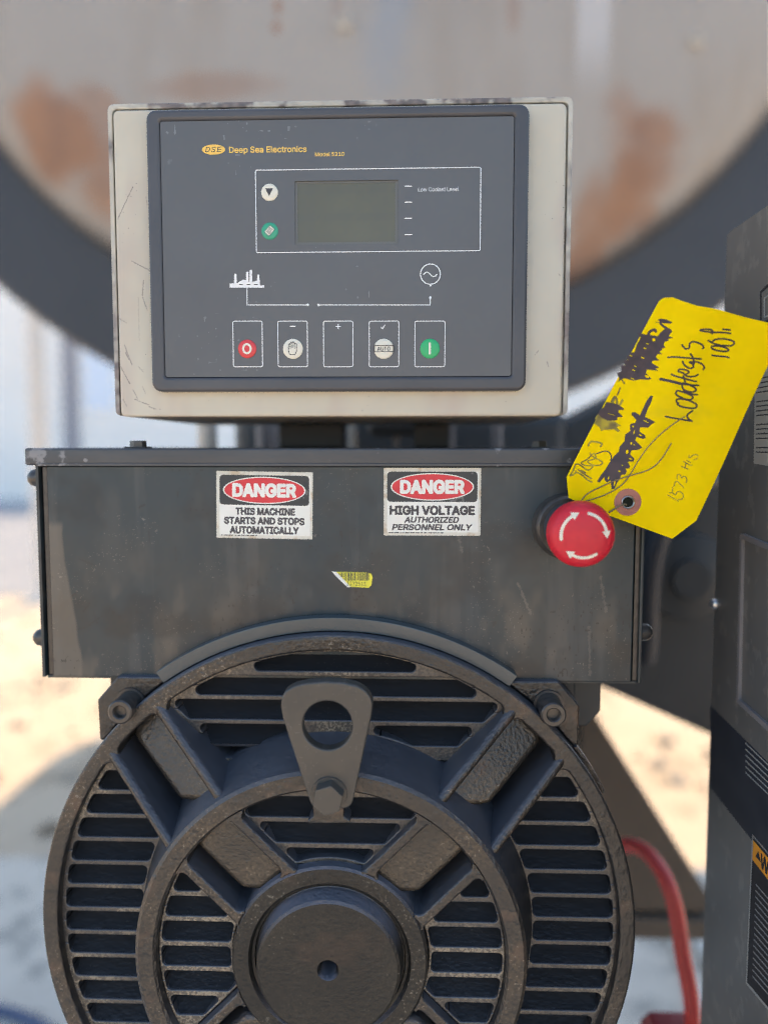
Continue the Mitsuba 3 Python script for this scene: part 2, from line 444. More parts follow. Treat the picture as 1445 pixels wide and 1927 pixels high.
def tank_color(p, n, uv):
    c = mix((.27, .258, .245), (.335, .325, .31), fbm(p.x * 4, p.z * 4, p.y * 4))
    c = mix(c, (.25, .22, .19), .5 * smoothstep(.5, .75, fbm(p.x * 9, p.z * 2.2, p.y * 5, 4)))
    wob = fbm(p.x * 7 + 5, p.z * 7, p.y * 3, 4)
    m, e = mi.Float(0), mi.Float(0)
    for x, z, rx, rz, a, k in _rust:
        d = _blob(p, x, z, rx, rz, a) + (wob - .5) * 1.3
        m = dr.maximum(m, k * (1 - smoothstep(.40, 1.2, d)))
    rust = mix((.17, .085, .058), (.33, .165, .082), fbm(p.x * 16, p.z * 16, p.y * 5, 4))
    c = mix(c, rust, .88 * m)
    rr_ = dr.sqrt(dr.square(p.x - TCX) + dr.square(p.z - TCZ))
    c = mix(c, (.04, .046, .056), .92 * smoothstep(.955 * TCR, 1.0 * TCR, rr_ + (wob - .5) * .02))  # painted shade: the plate edge fades into the dark underside
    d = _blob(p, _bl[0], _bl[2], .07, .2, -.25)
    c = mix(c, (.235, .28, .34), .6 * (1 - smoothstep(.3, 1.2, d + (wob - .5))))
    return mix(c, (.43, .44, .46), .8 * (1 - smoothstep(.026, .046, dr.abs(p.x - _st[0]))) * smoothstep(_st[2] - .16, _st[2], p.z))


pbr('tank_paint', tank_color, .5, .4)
pbr('tank_dark', lambda p, n, uv: mix((.024, .029, .038), (.040, .045, .055), fbm(p.x * 5, p.z * 5, p.y * 5)), .5)
pbr('engine_dark', lambda p, n, uv: mix((.020, .028, .032), (.045, .05, .055), fbm(p.x * 14, p.z * 14, p.y * 14)), .5)
pbr('shade_brown', lambda p, n, uv: mix((.07, .056, .043), (.12, .098, .075), fbm(p.x * 9, p.z * 9, p.y * 9)), .6)  # brown of a shaded wedge, for the added plate and its foot
pbr('engine_grey', lambda p, n, uv: mix((.11, .11, .12), (.2, .19, .19), fbm(p.x * 14, p.z * 14, p.y * 14)), .5)
pbr('pale_metal', (.42, .40, .36), .4)
pbr('rust_pipe', (.22, .14, .11), .5)
pbr('cable_red', lambda p, n, uv: mix((.50, .045, .045), (.60, .085, .08), noise(p.x * 20, p.z * 20)), .4)
pbr('plug_red', (.24, .02, .03), .4)
pbr('cable_white', (.62, .61, .57), .5)
pbr('hose_blue', (.05, .075, .15), .4)
pbr('cabinet_grey', lambda p, n, uv: mix(mix((.088, .088, .086), (.118, .116, .11), fbm(p.y * 30, p.z * 12)), (.2, .19, .17), .3 * smoothstep(.62, .8, fbm(p.y * 120, p.z * 90))), .3, .7)
pbr('band_navy', lambda p, n, uv: mix((.012, .016, .026), (.022, .026, .036), noise(p.y * 60, p.z * 60)), .5)
pbr('label_orange', (.62, .25, .015), .5)
pbr('label_black', (.014, .014, .017), .5)
pbr('label_pale', (.30, .29, .26), .5)
pbr('label_frame', (.26, .26, .25), .5)
pbr('print_grey', (.20, .20, .20), .5)
pbr('wall_white', lambda p, n, uv: mix((.86, .82, .76), (.90, .87, .81), fbm(p.x * .8, p.z * .8)), .6)
pbr('door_grey', (.27, .26, .29), .6)
pbr('post_pale', (.60, .59, .56), .6)
pbr('window_sky', (.70, .76, .86), .15)


def dirt_color(p, n, uv):
    c = mix((.56, .455, .335), (.65, .54, .41), fbm(p.x * 1.6, p.y * 1.6))
    return mix(c, (.30, .24, .17), .5 * smoothstep(.5, .75, fbm(p.x * 7, p.y * 7, 0, 4)))


pbr('dirt', dirt_color, .9, .1, bump=lambda p, n, uv: fbm(p.x * 14, p.y * 14, 0, 4), scale=.012, eps=.004)
pbr('gravel_grey', lambda p, n, uv: mix((.26, .20, .14), (.5, .44, .36), noise(p.x * 7, p.y * 7)), .85, .2)
pbr('apron_grey', lambda p, n, uv: mix((.27, .272, .28), (.32, .32, .325), fbm(p.x, p.y)), .8, .2)
pbr('concrete', lambda p, n, uv: mix(mix((.68, .60, .50), (.78, .69, .58), fbm(p.x * 5, p.y * 5)), (.27, .25, .22), .6 * smoothstep(.5, .72, fbm(p.x * 13 + 4, p.y * 13, 0, 4))), .8, .2)

# ------------------------------------------------------------------ the setting
structure('ground', trimesh.Trimesh([[-300, -300, 0], [300, -300, 0], [300, 300, 0], [-300, 300, 0]], [[0, 1, 2], [0, 2, 3]]), 'dirt', 'sunlit tan dirt yard with the shadow of the tank across it')
structure('apron', trimesh.Trimesh([[-40, 7.3, .012], [40, 7.3, .012], [40, 40, .012], [-40, 40, .012]], [[0, 1, 2], [0, 2, 3]]), 'apron_grey', 'pale concrete apron beyond the dirt yard')
structure('concrete_pad', rbox(-2.6, 3.0, -2.2, 2.06, -.2, .11, .012), 'concrete', 'pale concrete pad under the generator', 30)

gr_ = np.random.default_rng(5)
st_ = []
for _ in range(420):
    x, y = gr_.uniform(-3.4, 2.4), gr_.uniform(2.2, 7.2)
    m = trimesh.creation.icosphere(subdivisions=1, radius=1.0)
    m.vertices *= gr_.uniform(.7, 1.3, (len(m.vertices), 1)) * gr_.uniform(.012, .05) * np.array([1, 1, .6])
    st_.append(m.apply_translation([x, y, .004]))
tag(obj('gravel', cat(*st_), 'gravel_grey', None, 40), 'loose blurred gravel scattered on the sunlit dirt yard', 'gravel', kind='stuff')

# big tank overhead
tank = thing('storage_tank', 'huge rusty off-white tank end with a dark rim, hanging over and behind the control panel', 'tank')
prof = [(0, TY - .13), (TR * .4, TY - .115), (TR * .7, TY - .075), (TR * .85, TY - .035), (TR * .93, TY), (TR * .98, TY + .04), (TR, TY + .085), (TR * 1.003, TY + .12), (0, TY + .12)]
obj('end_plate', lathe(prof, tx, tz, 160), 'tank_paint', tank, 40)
obj('rim', lathe([(TR * .93, TY + .09), (TR2, TY + .09), (TR2 + .012, TY + .11), (TR2, TY + .4), (TR * .93, TY + .4)], tx, tz, 160), 'tank_dark', tank, 30, label='wide dark grey rim of the tank')
obj('barrel', lathe([(0, TY + .3), (TR2 - .02, TY + .3), (TR2 - .02, TY + 3.75), (0, TY + 3.75)], tx, tz, 120), 'tank_dark', tank, 30)
for px, py in ((652, 65), (1312, 72)):
    q = at(px, py, TY - .06)
    ys = float(np.interp(math.hypot(q[0] - tx, q[2] - tz), [0, TR * .4, TR * .7, TR * .85, TR * .93], [TY - .13, TY - .115, TY - .075, TY - .035, TY]))
    obj('bolt', lathe([(0, ys - .004), (.009, ys - .004), (.010, ys - .012), (.017, ys - .010), (.019, ys + .02), (0, ys + .02)], q[0], q[2], 24), 'pale_metal', tank)
for sx in (-.75, .75):
    obj('leg', rbox(tx + sx * .3 - .06, tx + sx * .3 + .06, 3.1, 3.25, 0.0, tz - TR2 + .1, .006), 'tank_dark', tank)

# far buildings
b = thing('white_building', 'blurred bluish white building far behind, left of the control panel', 'building')
def far(px0, py0, px1, py1, y, y2, name, m, parent, **k):
    a, c = at(px0, py0, y), at(px1, py1, y)
    obj(name, rbox(min(a[0], c[0]), max(a[0], c[0]), y, y2, max(0.0, min(a[2], c[2])), max(a[2], c[2]), .01), m, parent, **k)
far(-900, 420, 1500, 1000, 22, 30.0, 'wall', 'wall_white', b)
far(110, 480, 152, 1000, 21.9, 21.99, 'door', 'door_grey', b)
far(156, 640, 215, 772, 21.94, 21.99, 'window', 'window_sky', b)
b2 = thing('pale_post', 'blurred pale post in front of the white building', 'post')
q = ground_at(84, 1130)
obj('shaft', tube([(q[0], q[1], 0), (q[0], q[1], 3.6)], .085, 16, 2, False), 'post_pale', b2, 60)
obj('base_plate', rbox(q[0] - .16, q[0] + .16, q[1] - .16, q[1] + .16, 0, .03, .005), 'post_pale', b2)

# ------------------------------------------------------------------ engine behind
e = thing('diesel_engine', 'blurred dark diesel engine behind the terminal box', 'engine')
def eb(px0, py0, px1, py1, y, y2, name, m, r=.008, **k):
    a, c = at(px0, py0, y), at(px1, py1, y)
    obj(name, rbox(min(a[0], c[0]), max(a[0], c[0]), y, y2, min(a[2], c[2]), max(a[2], c[2]), r), m, e, **k)
eb(435, 770, 1060, 1500, .42, 1.2, 'block', 'engine_dark', .02)
eb(478, 775, 508, 860, .34, .40, 'bracket', 'engine_grey')
eb(690, 790, 800, 815, .30, .36, 'valve_cover', 'engine_dark')
for x0, x1, m, y in ((371, 410, 'pale_metal', .36), (570, 602, 'rust_pipe', .33), (655, 672, 'pale_metal', .34), (740, 752, 'engine_grey', .33), (840, 856, 'engine_grey', .33), (925, 945, 'engine_grey', .33)):
    a, c = at(x0, 780, y), at(x1, 900, y)
    obj('pipe', tube([((a[0] + c[0]) / 2, y, c[2]), ((a[0] + c[0]) / 2, y, a[2] + (0 if m != 'pale_metal' else -.004))], (c[0] - a[0]) / 2, 14, 2, False), m, e, 50)
a = at(790, 823, .3)
obj('cap', trimesh.creation.icosphere(subdivisions=2, radius=.004).apply_translation(a), 'cable_red', e, True, label='small red cap')
a = at(692, 800, .3)
# right side: guard with a slanted lower edge
g = Polygon(xz([(1050, 805), (1200, 728), (1350, 612), (1420, 600), (1420, 1425), (1340, 1385), (1130, 1292), (1040, 1285)], .45))
obj('side_guard', slab(rnd(g, .01), .45, .62, .004), 'engine_dark', e, 30, label='dark sheet guard with a slanted lower edge')
a = at(1300, 1090, .40)
obj('pulley', lathe([(0, .395), (.022, .395), (.024, .40), (.05, .405), (.052, .41), (.052, .425), (.046, .43), (.052, .436), (.052, .449), (0, .449)], a[0], a[2], 40), 'engine_dark', e, 40)
a = at(1230, 830, .41)
obj('hose', tube([at(1215, 1240, .43), at(1222, 1120, .40), at(1245, 1000, .39), at(1290, 930, .40), at(1345, 900, .43)], .012, 12), 'tank_dark', e, 60)

# skid frame, with an added sloping plate on the right standing in for shade
sk = thing('skid_frame', 'dark steel skid frame under the generator', 'frame')
obj('rail', rbox(-.205, -.145, .10, 1.6, .11, .26, .006), 'engine_dark', sk)
obj('rail', rbox(.045, .105, .10, 1.6, .11, .26, .006), 'engine_dark', sk)
for yy in (.14, .9):
    obj('cross_beam', rbox(-.1445, .0445, yy, yy + .08, .12, .25, .006), 'engine_dark', sk)
gp = Polygon(xz([(1090, 1330), (1116, 1340), (1336, 1690), (1336, 1718), (1100, 1718)], .50))  # outline of the shaded wedge that the added plate imitates
obj('shade_wedge', slab(rnd(gp, .004), .50, .56, .003), 'shade_brown', sk, label='added brown sloping plate standing in for a shaded wedge beside the alternator')
obj('shade_wedge_foot', rbox(.05, gp.bounds[2] + .01, .49, .58, gp.bounds[1] - .03, gp.bounds[1] - .001, .004), 'shade_brown', sk)  # added foot under the plate that stands in for shade
for xx in (-.175, .075):
    obj('pedestal', rbox(xx - .03, xx + .03, .11, .24, .2605, .985, .004), 'engine_dark', sk)

# ------------------------------------------------------------------ alternator
C = np.array([-.051, 1.185])
al = thing('alternator', 'black cast iron alternator end bell with louvred slots and round centre hub', 'alternator')
R0 = .196
def P2(pts):
    return Polygon([(C[0] + x / 1000, C[1] + z / 1000) for x, z in pts])
def circ(r, n=48):
    return Point(*C).buffer(r, quad_segs=n)
# outer ring
# mounting ears, filleted into the ring
for s in (-1, 1):
    ear = P2([(s * 105, 163), (s * 146, 163), (s * 160, 147), (s * 159, 110), (s * 120, 110)]).difference(circ(R0 + .0006))
    k = obj('mounting_ear', slab(rnd(max(polys(ear), key=lambda p: p.area), .002), -.006, .024, .0014), 'cast_iron', al)
    bx, bz = at(225 if s < 0 else 1042, 1341 if s < 0 else 1346, -.027)[[0, 2]]
    obj('cap_screw', lathe([(0, -.0225), (.0038, -.0225), (.0040, -.0265), (.0047, -.0273), (.0070, -.0272), (.0079, -.0264), (.0081, -.0065), (.0081, -.004), (0, -.004)], bx, bz, 32), 'bolt_steel', k)
    obj('washer', lathe([(.0082, -.0078), (.0098, -.0078), (.0100, -.0062), (.0082, -.0062)], bx, bz, 32), 'bolt_steel', k)
    # square frame flange behind
obj('back_flange', slab(rnd(sbox(C[0] - .163, C[1] - .2, C[0] + .163, C[1] + .158), .004), .0245, .040, .001), 'engine_dark', al)
obj('side_bracket', slab(rnd(P2([(160, 158), (181, 158), (181, 133), (172, 122), (160, 122)]), .003), .026, .05, .001), 'engine_dark', al)
obj('stator_housing', lathe([(0, .0455), (.188, .0455), (.188, .40), (0, .40)], C[0], C[1], 96), 'engine_dark', al)
# stepped drum and hub
obj('drum_ring', lathe([(.1085, -.0535), (.1100, -.0552), (.1190, -.0552), (.1212, -.0535), (.1295, -.014), (.1310, -.010), (.1310, .030), (.1075, .030)], *C, 160), 'cast_iron', al)
obj('hub_ring', lathe([(.0490, -.0535), (.0503, -.0550), (.0592, -.0550), (.0606, -.0536), (.0625, .02), (.0462, .02), (.0468, -.0515), (.0485, -.0520)], *C, 128), 'hub_iron', al)
obj('hub_disc', lathe([(.0050, -.0600), (.0066, -.0632), (.0420, -.0632), (.0437, -.0618), (.0458, -.0512), (.0464, -.0508), (.0464, .0), (0, .0), (0, -.035), (.0050, -.035)], *C, 128), 'hub_iron', al)
obj('centre_screw', lathe([(0, -.046), (.003, -.046), (.0048, -.045), (.0048, -.0345), (0, -.0345)], *C, 20), 'bolt_steel', al)

AX = {'ul': 135, 'ur': 45, 'll': 225, 'lr': 315}
def sp(a, along, perp):
    """point on a spoke: along its axis, perp towards the vertical"""
    th = math.radians(a); sgn = 1 if a in (135, 315) else -1
    d = np.array([math.cos(th), math.sin(th)]); n = np.array([d[1], -d[0]]) * sgn
    if n[1] * (1 if a < 180 else -1) < 0: n = -n
    return C + (d * along + n * perp) / 1000
def closing(g, r): return g.buffer(r, quad_segs=6).buffer(-r, quad_segs=6)
def strip_(a, pr, l0, l1, w): return Polygon([sp(a, l0, pr - w), sp(a, l1, pr - w), sp(a, l1, pr + w), sp(a, l0, pr + w)])
ringg = unary_union([circ(R0).difference(circ(.1855))] + [strip_(a, pr, 178, 190, 3.2) for a in AX.values() for pr in (22.5, -22.0)])
ringg = closing(ringg, .006).intersection(circ(R0))
obj('outer_ring', slab(rnd(max(polys(ringg), key=lambda p: p.area), .0012), -.020, .045, .0020, 4), 'cast_iron', al)
annuli = unary_union([circ(.115).difference(circ(.1085)), circ(.0606).difference(circ(.050))])
strips = {(a, pr): strip_(a, pr, 56, 113, 3.1) for a in AX.values() for pr in (23.0, -21.5)}
spider = closing(unary_union([annuli] + list(strips.values())), .0048)
for (a, pr), st in strips.items():
    g = spider.intersection(st.buffer(.009)).difference(circ(.0602)).intersection(circ(.1090))
    g = max(polys(g), key=lambda p: p.area)
    obj('rib', slab(rnd(g, .0006), -.0549, .004, .0016, 3), 'cast_iron', al)
for nm, a in AX.items():
    for pr in (22.5, -22.0):
        q0, q1 = sp(a, 186, pr), sp(a, 119.5, pr)
        obj('rib', hull(((q0[0], -.0163, q0[1]), .0036), ((q1[0], -.046, q1[1]), .0034), ((q0[0], .018, q0[1]), .0056), ((q1[0], .018, q1[1]), .0056)), 'cast_iron', al)
    pad = Polygon([sp(a, 187, 24), sp(a, 186, -8), sp(a, 133, -8), sp(a, 122, 4), sp(a, 118, 24)])
    m = slab(rnd(pad, .0065), -.0105, .030, .0050, 6)
    for v in m.vertices:   # the pocket floor rises towards the drum
        if v[1] < .0: v[1] -= .022 * max(0, min(1, (182 - np.hypot(v[0] - C[0], v[2] - C[1]) * 1000) / 60))
    obj('pad', m, 'pad_iron', al)
    pad = Polygon([sp(a, 112, 25), sp(a, 111, -10), sp(a, 68, -10), sp(a, 58, -1), sp(a, 56, 25)])
    obj('pad', slab(rnd(pad, .0065), -.0485, .006, .0050, 6), 'pad_iron', al)
    for (l0, l1, y0) in ((121, 187, .020), (58, 112, -.012)):
        fl = Polygon([sp(a, l1, 22), sp(a, l1, -22), sp(a, l0, -22), sp(a, l0, 22)])
        obj('pocket_floor', slab(fl, y0, y0 + .01), 'fin_iron', al)

def wedge(a0, a1, r=.4):
    return Polygon([C] + [C + r * np.array([math.cos(math.radians(t)), math.sin(math.radians(t))]) for t in np.linspace(a0, a1, 12)])
def spoke_band(w):
    return unary_union([Polygon([sp(a, 0, w), sp(a, 260, w), sp(a, 260, -w), sp(a, 0, -w)]) for a in AX.values()])
PITCH, Z0 = 16.38, 4.6
def louvres(region, ybf, yb, tbar, rr, kmin=-99, ins=.0035):
    """bars of a slotted region: one mesh a bar, the slots between them open"""
    for reg in polys(region):
        inner = rnd(reg, ins)
        z0, z1 = reg.bounds[1], reg.bounds[3]
        for k in range(-8, 12):
            zc = C[1] + (Z0 + PITCH * k) / 1000
            lo, hi = zc - PITCH / 2000, zc + PITCH / 2000
            if hi < z0 or lo > z1 or zc < 1.085 or k < kmin: continue
            if k == kmin: lo = z0 - .001
            strip = sbox(-1, lo, 1, hi).intersection(reg)
            slots = []
            for j in (k, k + 1):
                b0, b1 = (z0 if j == kmin else C[1] + (Z0 + PITCH * (j - 1)) / 1000 + tbar / 2), C[1] + (Z0 + PITCH * j) / 1000 - tbar / 2
                g = inner.buffer(-ins).intersection(sbox(-1, b0, 1, b1))
                slots += [x for x in polys(rnd(g, rr)) if x.area > 9e-5]
            bar = strip.difference(unary_union(slots)) if slots else strip
            bar = max(polys(bar), key=lambda p: p.area, default=None)
            if bar is None or bar.area < 2e-6: continue
            parts = [slab(bar, ybf, yb, .0009, 3)]
            for x in slots:
                up_ = x.centroid.y > zc
                if not up_ and k != kmin: continue     # the sloping blade that runs up and back from the lip
                bx = x.bounds
                zo_ = zc if up_ else zc - PITCH / 1000
                za, zb_ = zo_ + tbar / 2 - .0004, zo_ + PITCH / 1000 - tbar / 2 - .0022
                ya, yd = ybf + .0006, ybf + .0150
                n = 7
                tt = np.linspace(0, 1, n)
                yy, zz = ya + (yd - ya) * tt, za + (zb_ - za) * (.55 * tt + .45 * tt ** 2.2)
                pr_ = np.vstack([np.column_stack([yy, zz]), np.column_stack([yy[::-1] + .002, zz[::-1] - .0025])])
                V = np.vstack([np.column_stack([np.full(2 * n, q), pr_]) for q in (bx[0] - .001, bx[2] + .001)])
                i = np.arange(2 * n); j = (i + 1) % (2 * n)
                parts.append(trimesh.Trimesh(V, np.vstack([np.column_stack([i, j, j + 2 * n]), np.column_stack([i, j + 2 * n, i + 2 * n])]), process=False))
            obj('louvre_bar', cat(*parts), 'fin_iron', al)
outer = circ(.1866).difference(circ(.1275)).difference(spoke_band(25.2))
inner_ = circ(.1085).difference(circ(.0612)).difference(spoke_band(25.2))
for a0, a1 in ((135, 225), (45, 135), (-45, 45)):
    louvres(outer.intersection(wedge(a0, a1)), -.0125, .022, .0034, .0030)
    louvres(inner_.intersection(wedge(a0, a1)), -.0475, -.012, .0036, .0024, 4 if a0 == 45 else -99, .0018)
obj('rotor', lathe([(0, .0405), (.187, .0405), (.187, .045), (0, .045)], *C, 64), 'dark_gap', al, label='dark inside of the alternator')
obj('fan', lathe([(.058, .0005), (.107, .0005), (.107, .006), (.058, .006)], *C, 64), 'dark_gap', al)

# top guard strip
strip = circ(.2055).difference(circ(.1966)).intersection(wedge(54.8, 125.2))
obj('guard_strip', slab(rnd(strip, .0008), -.0115, -.0015, .0006, 2), 'strip_paint', al, label='smooth curved strip over the top of the outer ring')
strip = circ(.1992).difference(circ(.1966)).intersection(wedge(27, 37.5))
obj('guard_strip', slab(rnd(strip, .0006), -.0095, .004, .0005, 2), 'cast_iron', al)

# lifting lug
LY = -.0655
zo = lambda pts, ox, oy, s: [(ox + x / s, oy + y / s) for x, y in pts]
out = Polygon(xz(zo([(355, 620), (360, 570), (385, 525), (440, 495), (520, 477), (640, 468), (750, 475), (830, 495), (880, 525), (910, 565), (925, 610), (915, 690), (802, 1210), (790, 1245), (770, 1258), (575, 1258), (550, 1250), (535, 1215), (365, 690)], 420, 1140, 3.284), LY))
out = rnd(out, .006, 8)
hc = at(420 + 643 / 3.284, 1140 + 742 / 3.284, LY)
hole = Point(hc[0], hc[2]).buffer(.0146, quad_segs=20)
lug = obj('lifting_lug', slab(out.difference(hole), LY, LY + .0085, .0013, 3), 'lug_steel', al, label='grey lifting lug plate with a round hole')
bc = at(420 + 655 / 3.284, 1140 + 1165 / 3.284, LY)
obj('bolt', cat(hexbolt(bc[0], LY - .0012, bc[2], .0094, .0085), lathe([(0, LY - .0011), (.0105, LY - .0011), (.0108, LY), (0, LY)], bc[0], bc[2], 32)), 'lug_steel', lug)
bl = Polygon(xz([(590, 1500), (650, 1500), (648, 1528), (668, 1542), (575, 1542), (592, 1528)], -.050))
obj('lug_boss', slab(rnd(bl, .0012), -.0560, -.03, .001), 'cast_iron', al)

# ------------------------------------------------------------------ terminal box
tb = thing('terminal_box', 'black painted sheet steel terminal box under the control panel', 'electrical box')
X0, X1, Zb, Zt = -.2510, .1500, 1.3455, 1.4998
fx0, fx1 = -.2432, .1436
front = sbox(fx0, Zb + .0006, fx1, 1.4885)
obj('front_panel', slab(rnd(front, .0015), .0, .0025, .0009, 3), 'black_paint', tb)
obj('inner_body', rbox(X0 + .004, X1 - .004, .006, .26, Zb + .002, Zt - .004, .001), 'dark_gap', tb)
for s, x in ((0, X0), (1, X1 - .0022)):
    obj('side_panel', rbox(x, x + .0022, .0002, .262, Zb, Zt - .002, .0006), 'black_paint', tb)
    xi = fx0 - .0045 if s == 0 else fx1 + .0012
    obj('panel_seam', rbox(xi, xi + .0033, .0034, .0055, Zb + .001, Zt - .012, .0004), 'bolt_steel', tb)
obj('bottom_panel', rbox(X0 + .0025, X1 - .0025, .003, .258, Zb - .0012, Zb + .0008, .0004), 'black_paint', tb)
lid = obj('lid', rbox(X0 - .0055, X1 + .004, -.0030, .268, 1.4890, 1.5003, .0016), 'lid_paint', tb)
obj('lid_lip', rbox(X0 + .003, X1 - .002, -.0036, -.0018, 1.4884, 1.4905, .0004), 'lid_paint', tb)
for px, yy in ((260, .012), (1015, .03)):
    a = at(px, 832, yy)
    obj('lid_bolt', cat(hexbolt(a[0], yy, 1.5010, .0054, .0042, 'z'), rbox(a[0] - .0072, a[0] + .0072, yy - .007, yy + .007, 1.5002, 1.5012, .0004)), 'bolt_steel', tb)
for x, d, py in ((X0, -1, 900), (X0, -1, 1205), (X1, 1, 1185)):
    z = at(60, py, 0)[2]
    m = lathe([(0, -.0085), (.003, -.0082), (.0052, -.0062), (.0058, -.004), (.0062, 0), (0, 0)], 0, 0, 20)
    m.apply_transform(trimesh.transformations.rotation_matrix(-d * math.pi / 2 * -1, [0, 0, 1]))
    obj('side_screw', m.apply_translation([x, .0085, z]), 'bolt_steel', tb, 40)
obj('saddle', rbox(C[0] - .1, C[0] + .1, .06, .24, 1.36 + .0, 1.345 - .0 + .0002, .0001) if False else rbox(C[0] - .12, C[0] + .12, .05, .25, 1.3, 1.3442, .002), 'engine_dark', tb)

# ------------------------------------------------------------------ danger signs
def danger(corners, lines, label, fine):
    cs = np.array([at(*p, -.0006)[[0, 2]] for p in corners])       # tl tr br bl
    o = (cs[3] + cs[2]) / 2
    ex = ((cs[2] - cs[3]) + (cs[1] - cs[0])) / 2; w = np.linalg.norm(ex); ex /= w
    ez = np.array([-ex[1], ex[0]]); h = ((cs[0] - cs[3]) @ ez + (cs[1] - cs[2]) @ ez) / 2
    ang = math.atan2(ex[1], ex[0])
    k = thing('danger_sign', label, 'warning sign', 'danger stickers on the terminal box')
    L = lambda u, v: o + ex * (u - .5) * w + ez * v * h
    quad = lambda u0, v0, u1, v1: Polygon([L(u0, v0), L(u1, v0), L(u1, v1), L(u0, v1)])
    obj('backing', slab(rnd(quad(0, 0, 1, 1), .0004), -.0005, .0, 0), 'sticker_edge', k, False)
    obj('field', slab(quad(.035, .05, .975, .945), -.0007, -.0004, 0), 'sticker_paper', k, False)
    hd = rnd(quad(.035, .50, .965, .945), .0022)
    obj('header', slab(hd, -.0009, -.0004, 0), 'sticker_black', k, False)
    c = L(.5, .722)
    def ell(a, b): return affinity.rotate(affinity.scale(Point(*c).buffer(1, quad_segs=24), a * w, b * h), ang, use_radians=True)
    obj('oval_border', slab(ell(.428, .202).difference(ell(.415, .188)), -.0011, -.0006, 0), 'sticker_paper', k, False)
    obj('oval', slab(ell(.415, .188), -.0011, -.0006, 0), 'sticker_red', k, False)
    obj('lettering', text('DANGER', c[0], c[1], -.0010, w * .665, h * .175, True, rot=ang, depth=.0003, fat=.065), 'sticker_paper', k, False)
    for s, u, v, ww, hh, it, ft in lines:
        q = L(u, v)
        obj('lettering', text(s, q[0], q[1], -.0006, w * ww, h * hh, True, it, ang, .0003, fat=ft), 'print_dark', k, False)
    r = random.Random(fine); x, segs = .05, []
    while x < (.42 if fine == 1 else .60):
        d = r.uniform(.012, .05); segs.append(quad(x, .036, x + d, .050)); x += d + .012
    obj('fine_print', slab(unary_union(segs), -.0009, -.0006, 0), 'print_dark', k, False)
danger([(408, 886), (589, 889), (588, 1015), (407, 1012)], [('THIS MACHINE', .51, .405, .62, .094, 0, .06), ('STARTS AND STOPS', .50, .265, .84, .094, 0, .06), ('AUTOMATICALLY', .50, .125, .72, .096, 0, .06)], 'left danger sticker, reading this machine starts and stops automatically', 1)
danger([(723, 881), (906, 880), (904, 1009), (722, 1007)], [('HIGH VOLTAGE', .50, .375, .88, .118, 0, .06), ('AUTHORIZED', .495, .235, .56, .080, .2, .04), ('PERSONNEL ONLY', .50, .125, .82, .080, .2, .04)], 'right danger sticker, reading high voltage authorized personnel only', 2)

# torn barcode sticker
k = thing('barcode_sticker', 'torn yellow barcode sticker in the middle of the terminal box', 'sticker')
obj('paper', slab(rnd(Polygon(xz([(627, 1076), (690, 1077), (699, 1080), (701, 1086), (699, 1101), (694, 1106), (655, 1104), (640, 1091)], 0)), .0004), -.0005, 0, 0), 'sticker_yellow', k, False)
obj('torn_edge', slab(Polygon(xz([(624, 1075), (633, 1076), (660, 1104.5), (654, 1105), (638, 1090)], 0)), -.0007, -.0002, 0), 'sticker_paper', k, False)
r = random.Random(3); x = 638.0; bars = []
while x < 693:
    d = r.choice([.9, .9, 1.4, 2.2]); y1 = 1092.5
    y0 = 1077.2; yl = min(y1, 1077 + max(0, (x - 633)) * 1.02)
    if yl - y0 > 2: bars.append(Polygon(xz([(x, y0), (x + d, y0), (x + d, yl), (x, yl)], 0)))
    x += d + r.choice([.8, 1.1, 1.6])
obj('bars', slab(unary_union(bars), -.0008, -.0004, 0), 'print_dark', k, False)
q = at(670.5, 1098.5, 0)
obj('digits', text('3172513', q[0], q[2], -.0005, .0127, .0028, False, rot=-.03, depth=.0003), 'print_dark', k, False)

# ------------------------------------------------------------------ control panel
cp = thing('control_panel', 'cream metal generator control panel with dark grey keypad face', 'control panel')
cx0, cx1, cz0, cz1 = -.1958, .0987, 1.5208, 1.7190
case = sbox(cx0, cz0 + .0005, cx1, cz1)
obj('case', slab(rnd(case, .004), .0030, .205, .0012), 'worn_rim', cp, label='worn cream case edge with chipped paint')
rim = rnd(case, .004).difference(rnd(sbox(cx0 + .0030, cz0 - .01, cx1 - .0030, cz1 - .0034), .003))
obj('edge_rim', slab(rim, -.0004, .0032, .0007), 'worn_rim', cp)
door = sbox(cx0 + .0040, cz0, cx1 - .0042, cz1 - .0044)
bz = (-.1681, .0705, 1.5365, 1.7112)
obj('front_plate', slab(rnd(door, .0035), -.0018, .0028, .0016, 4), 'cream_paint', cp)
obj('bracket', rbox(-.115, -.06, .16, .20, 1.5005, 1.521, .002), 'engine_dark', cp)
obj('bracket', rbox(.0, .03, .16, .20, 1.5005, 1.521, .002), 'engine_dark', cp)
by = -.0100
bezel = rnd(sbox(bz[0], bz[2], bz[1], bz[3]), .0060, 8)
ix0, ix1, iz0, iz1 = bz[0] + .0086, bz[1] - .0092, bz[2] + .0090, bz[3] - .0068
win = rnd(sbox(ix0, iz0, ix1, iz1), .0016)
obj('bezel', slab(bezel.difference(win), by, -.0018, .0021, 4), 'bezel_plastic', cp)
fy = by + .0012
scr = [at(554, 340, fy)[[0, 2]], at(749, 458, fy)[[0, 2]]]
sx0, sx1, sz0, sz1 = scr[0][0], scr[1][0], scr[1][1], scr[0][1]
swin = rnd(sbox(sx0, sz0, sx1, sz1), .0008)
face = obj('face', slab(win.buffer(-.0002).difference(swin), fy, -.002, 0), 'keypad_film', cp, False, label='slate grey keypad film')
sc_ = obj('screen', slab(swin, fy + .0016, -.003, 0), 'lcd_glass', cp, False, label='blank grey green display')
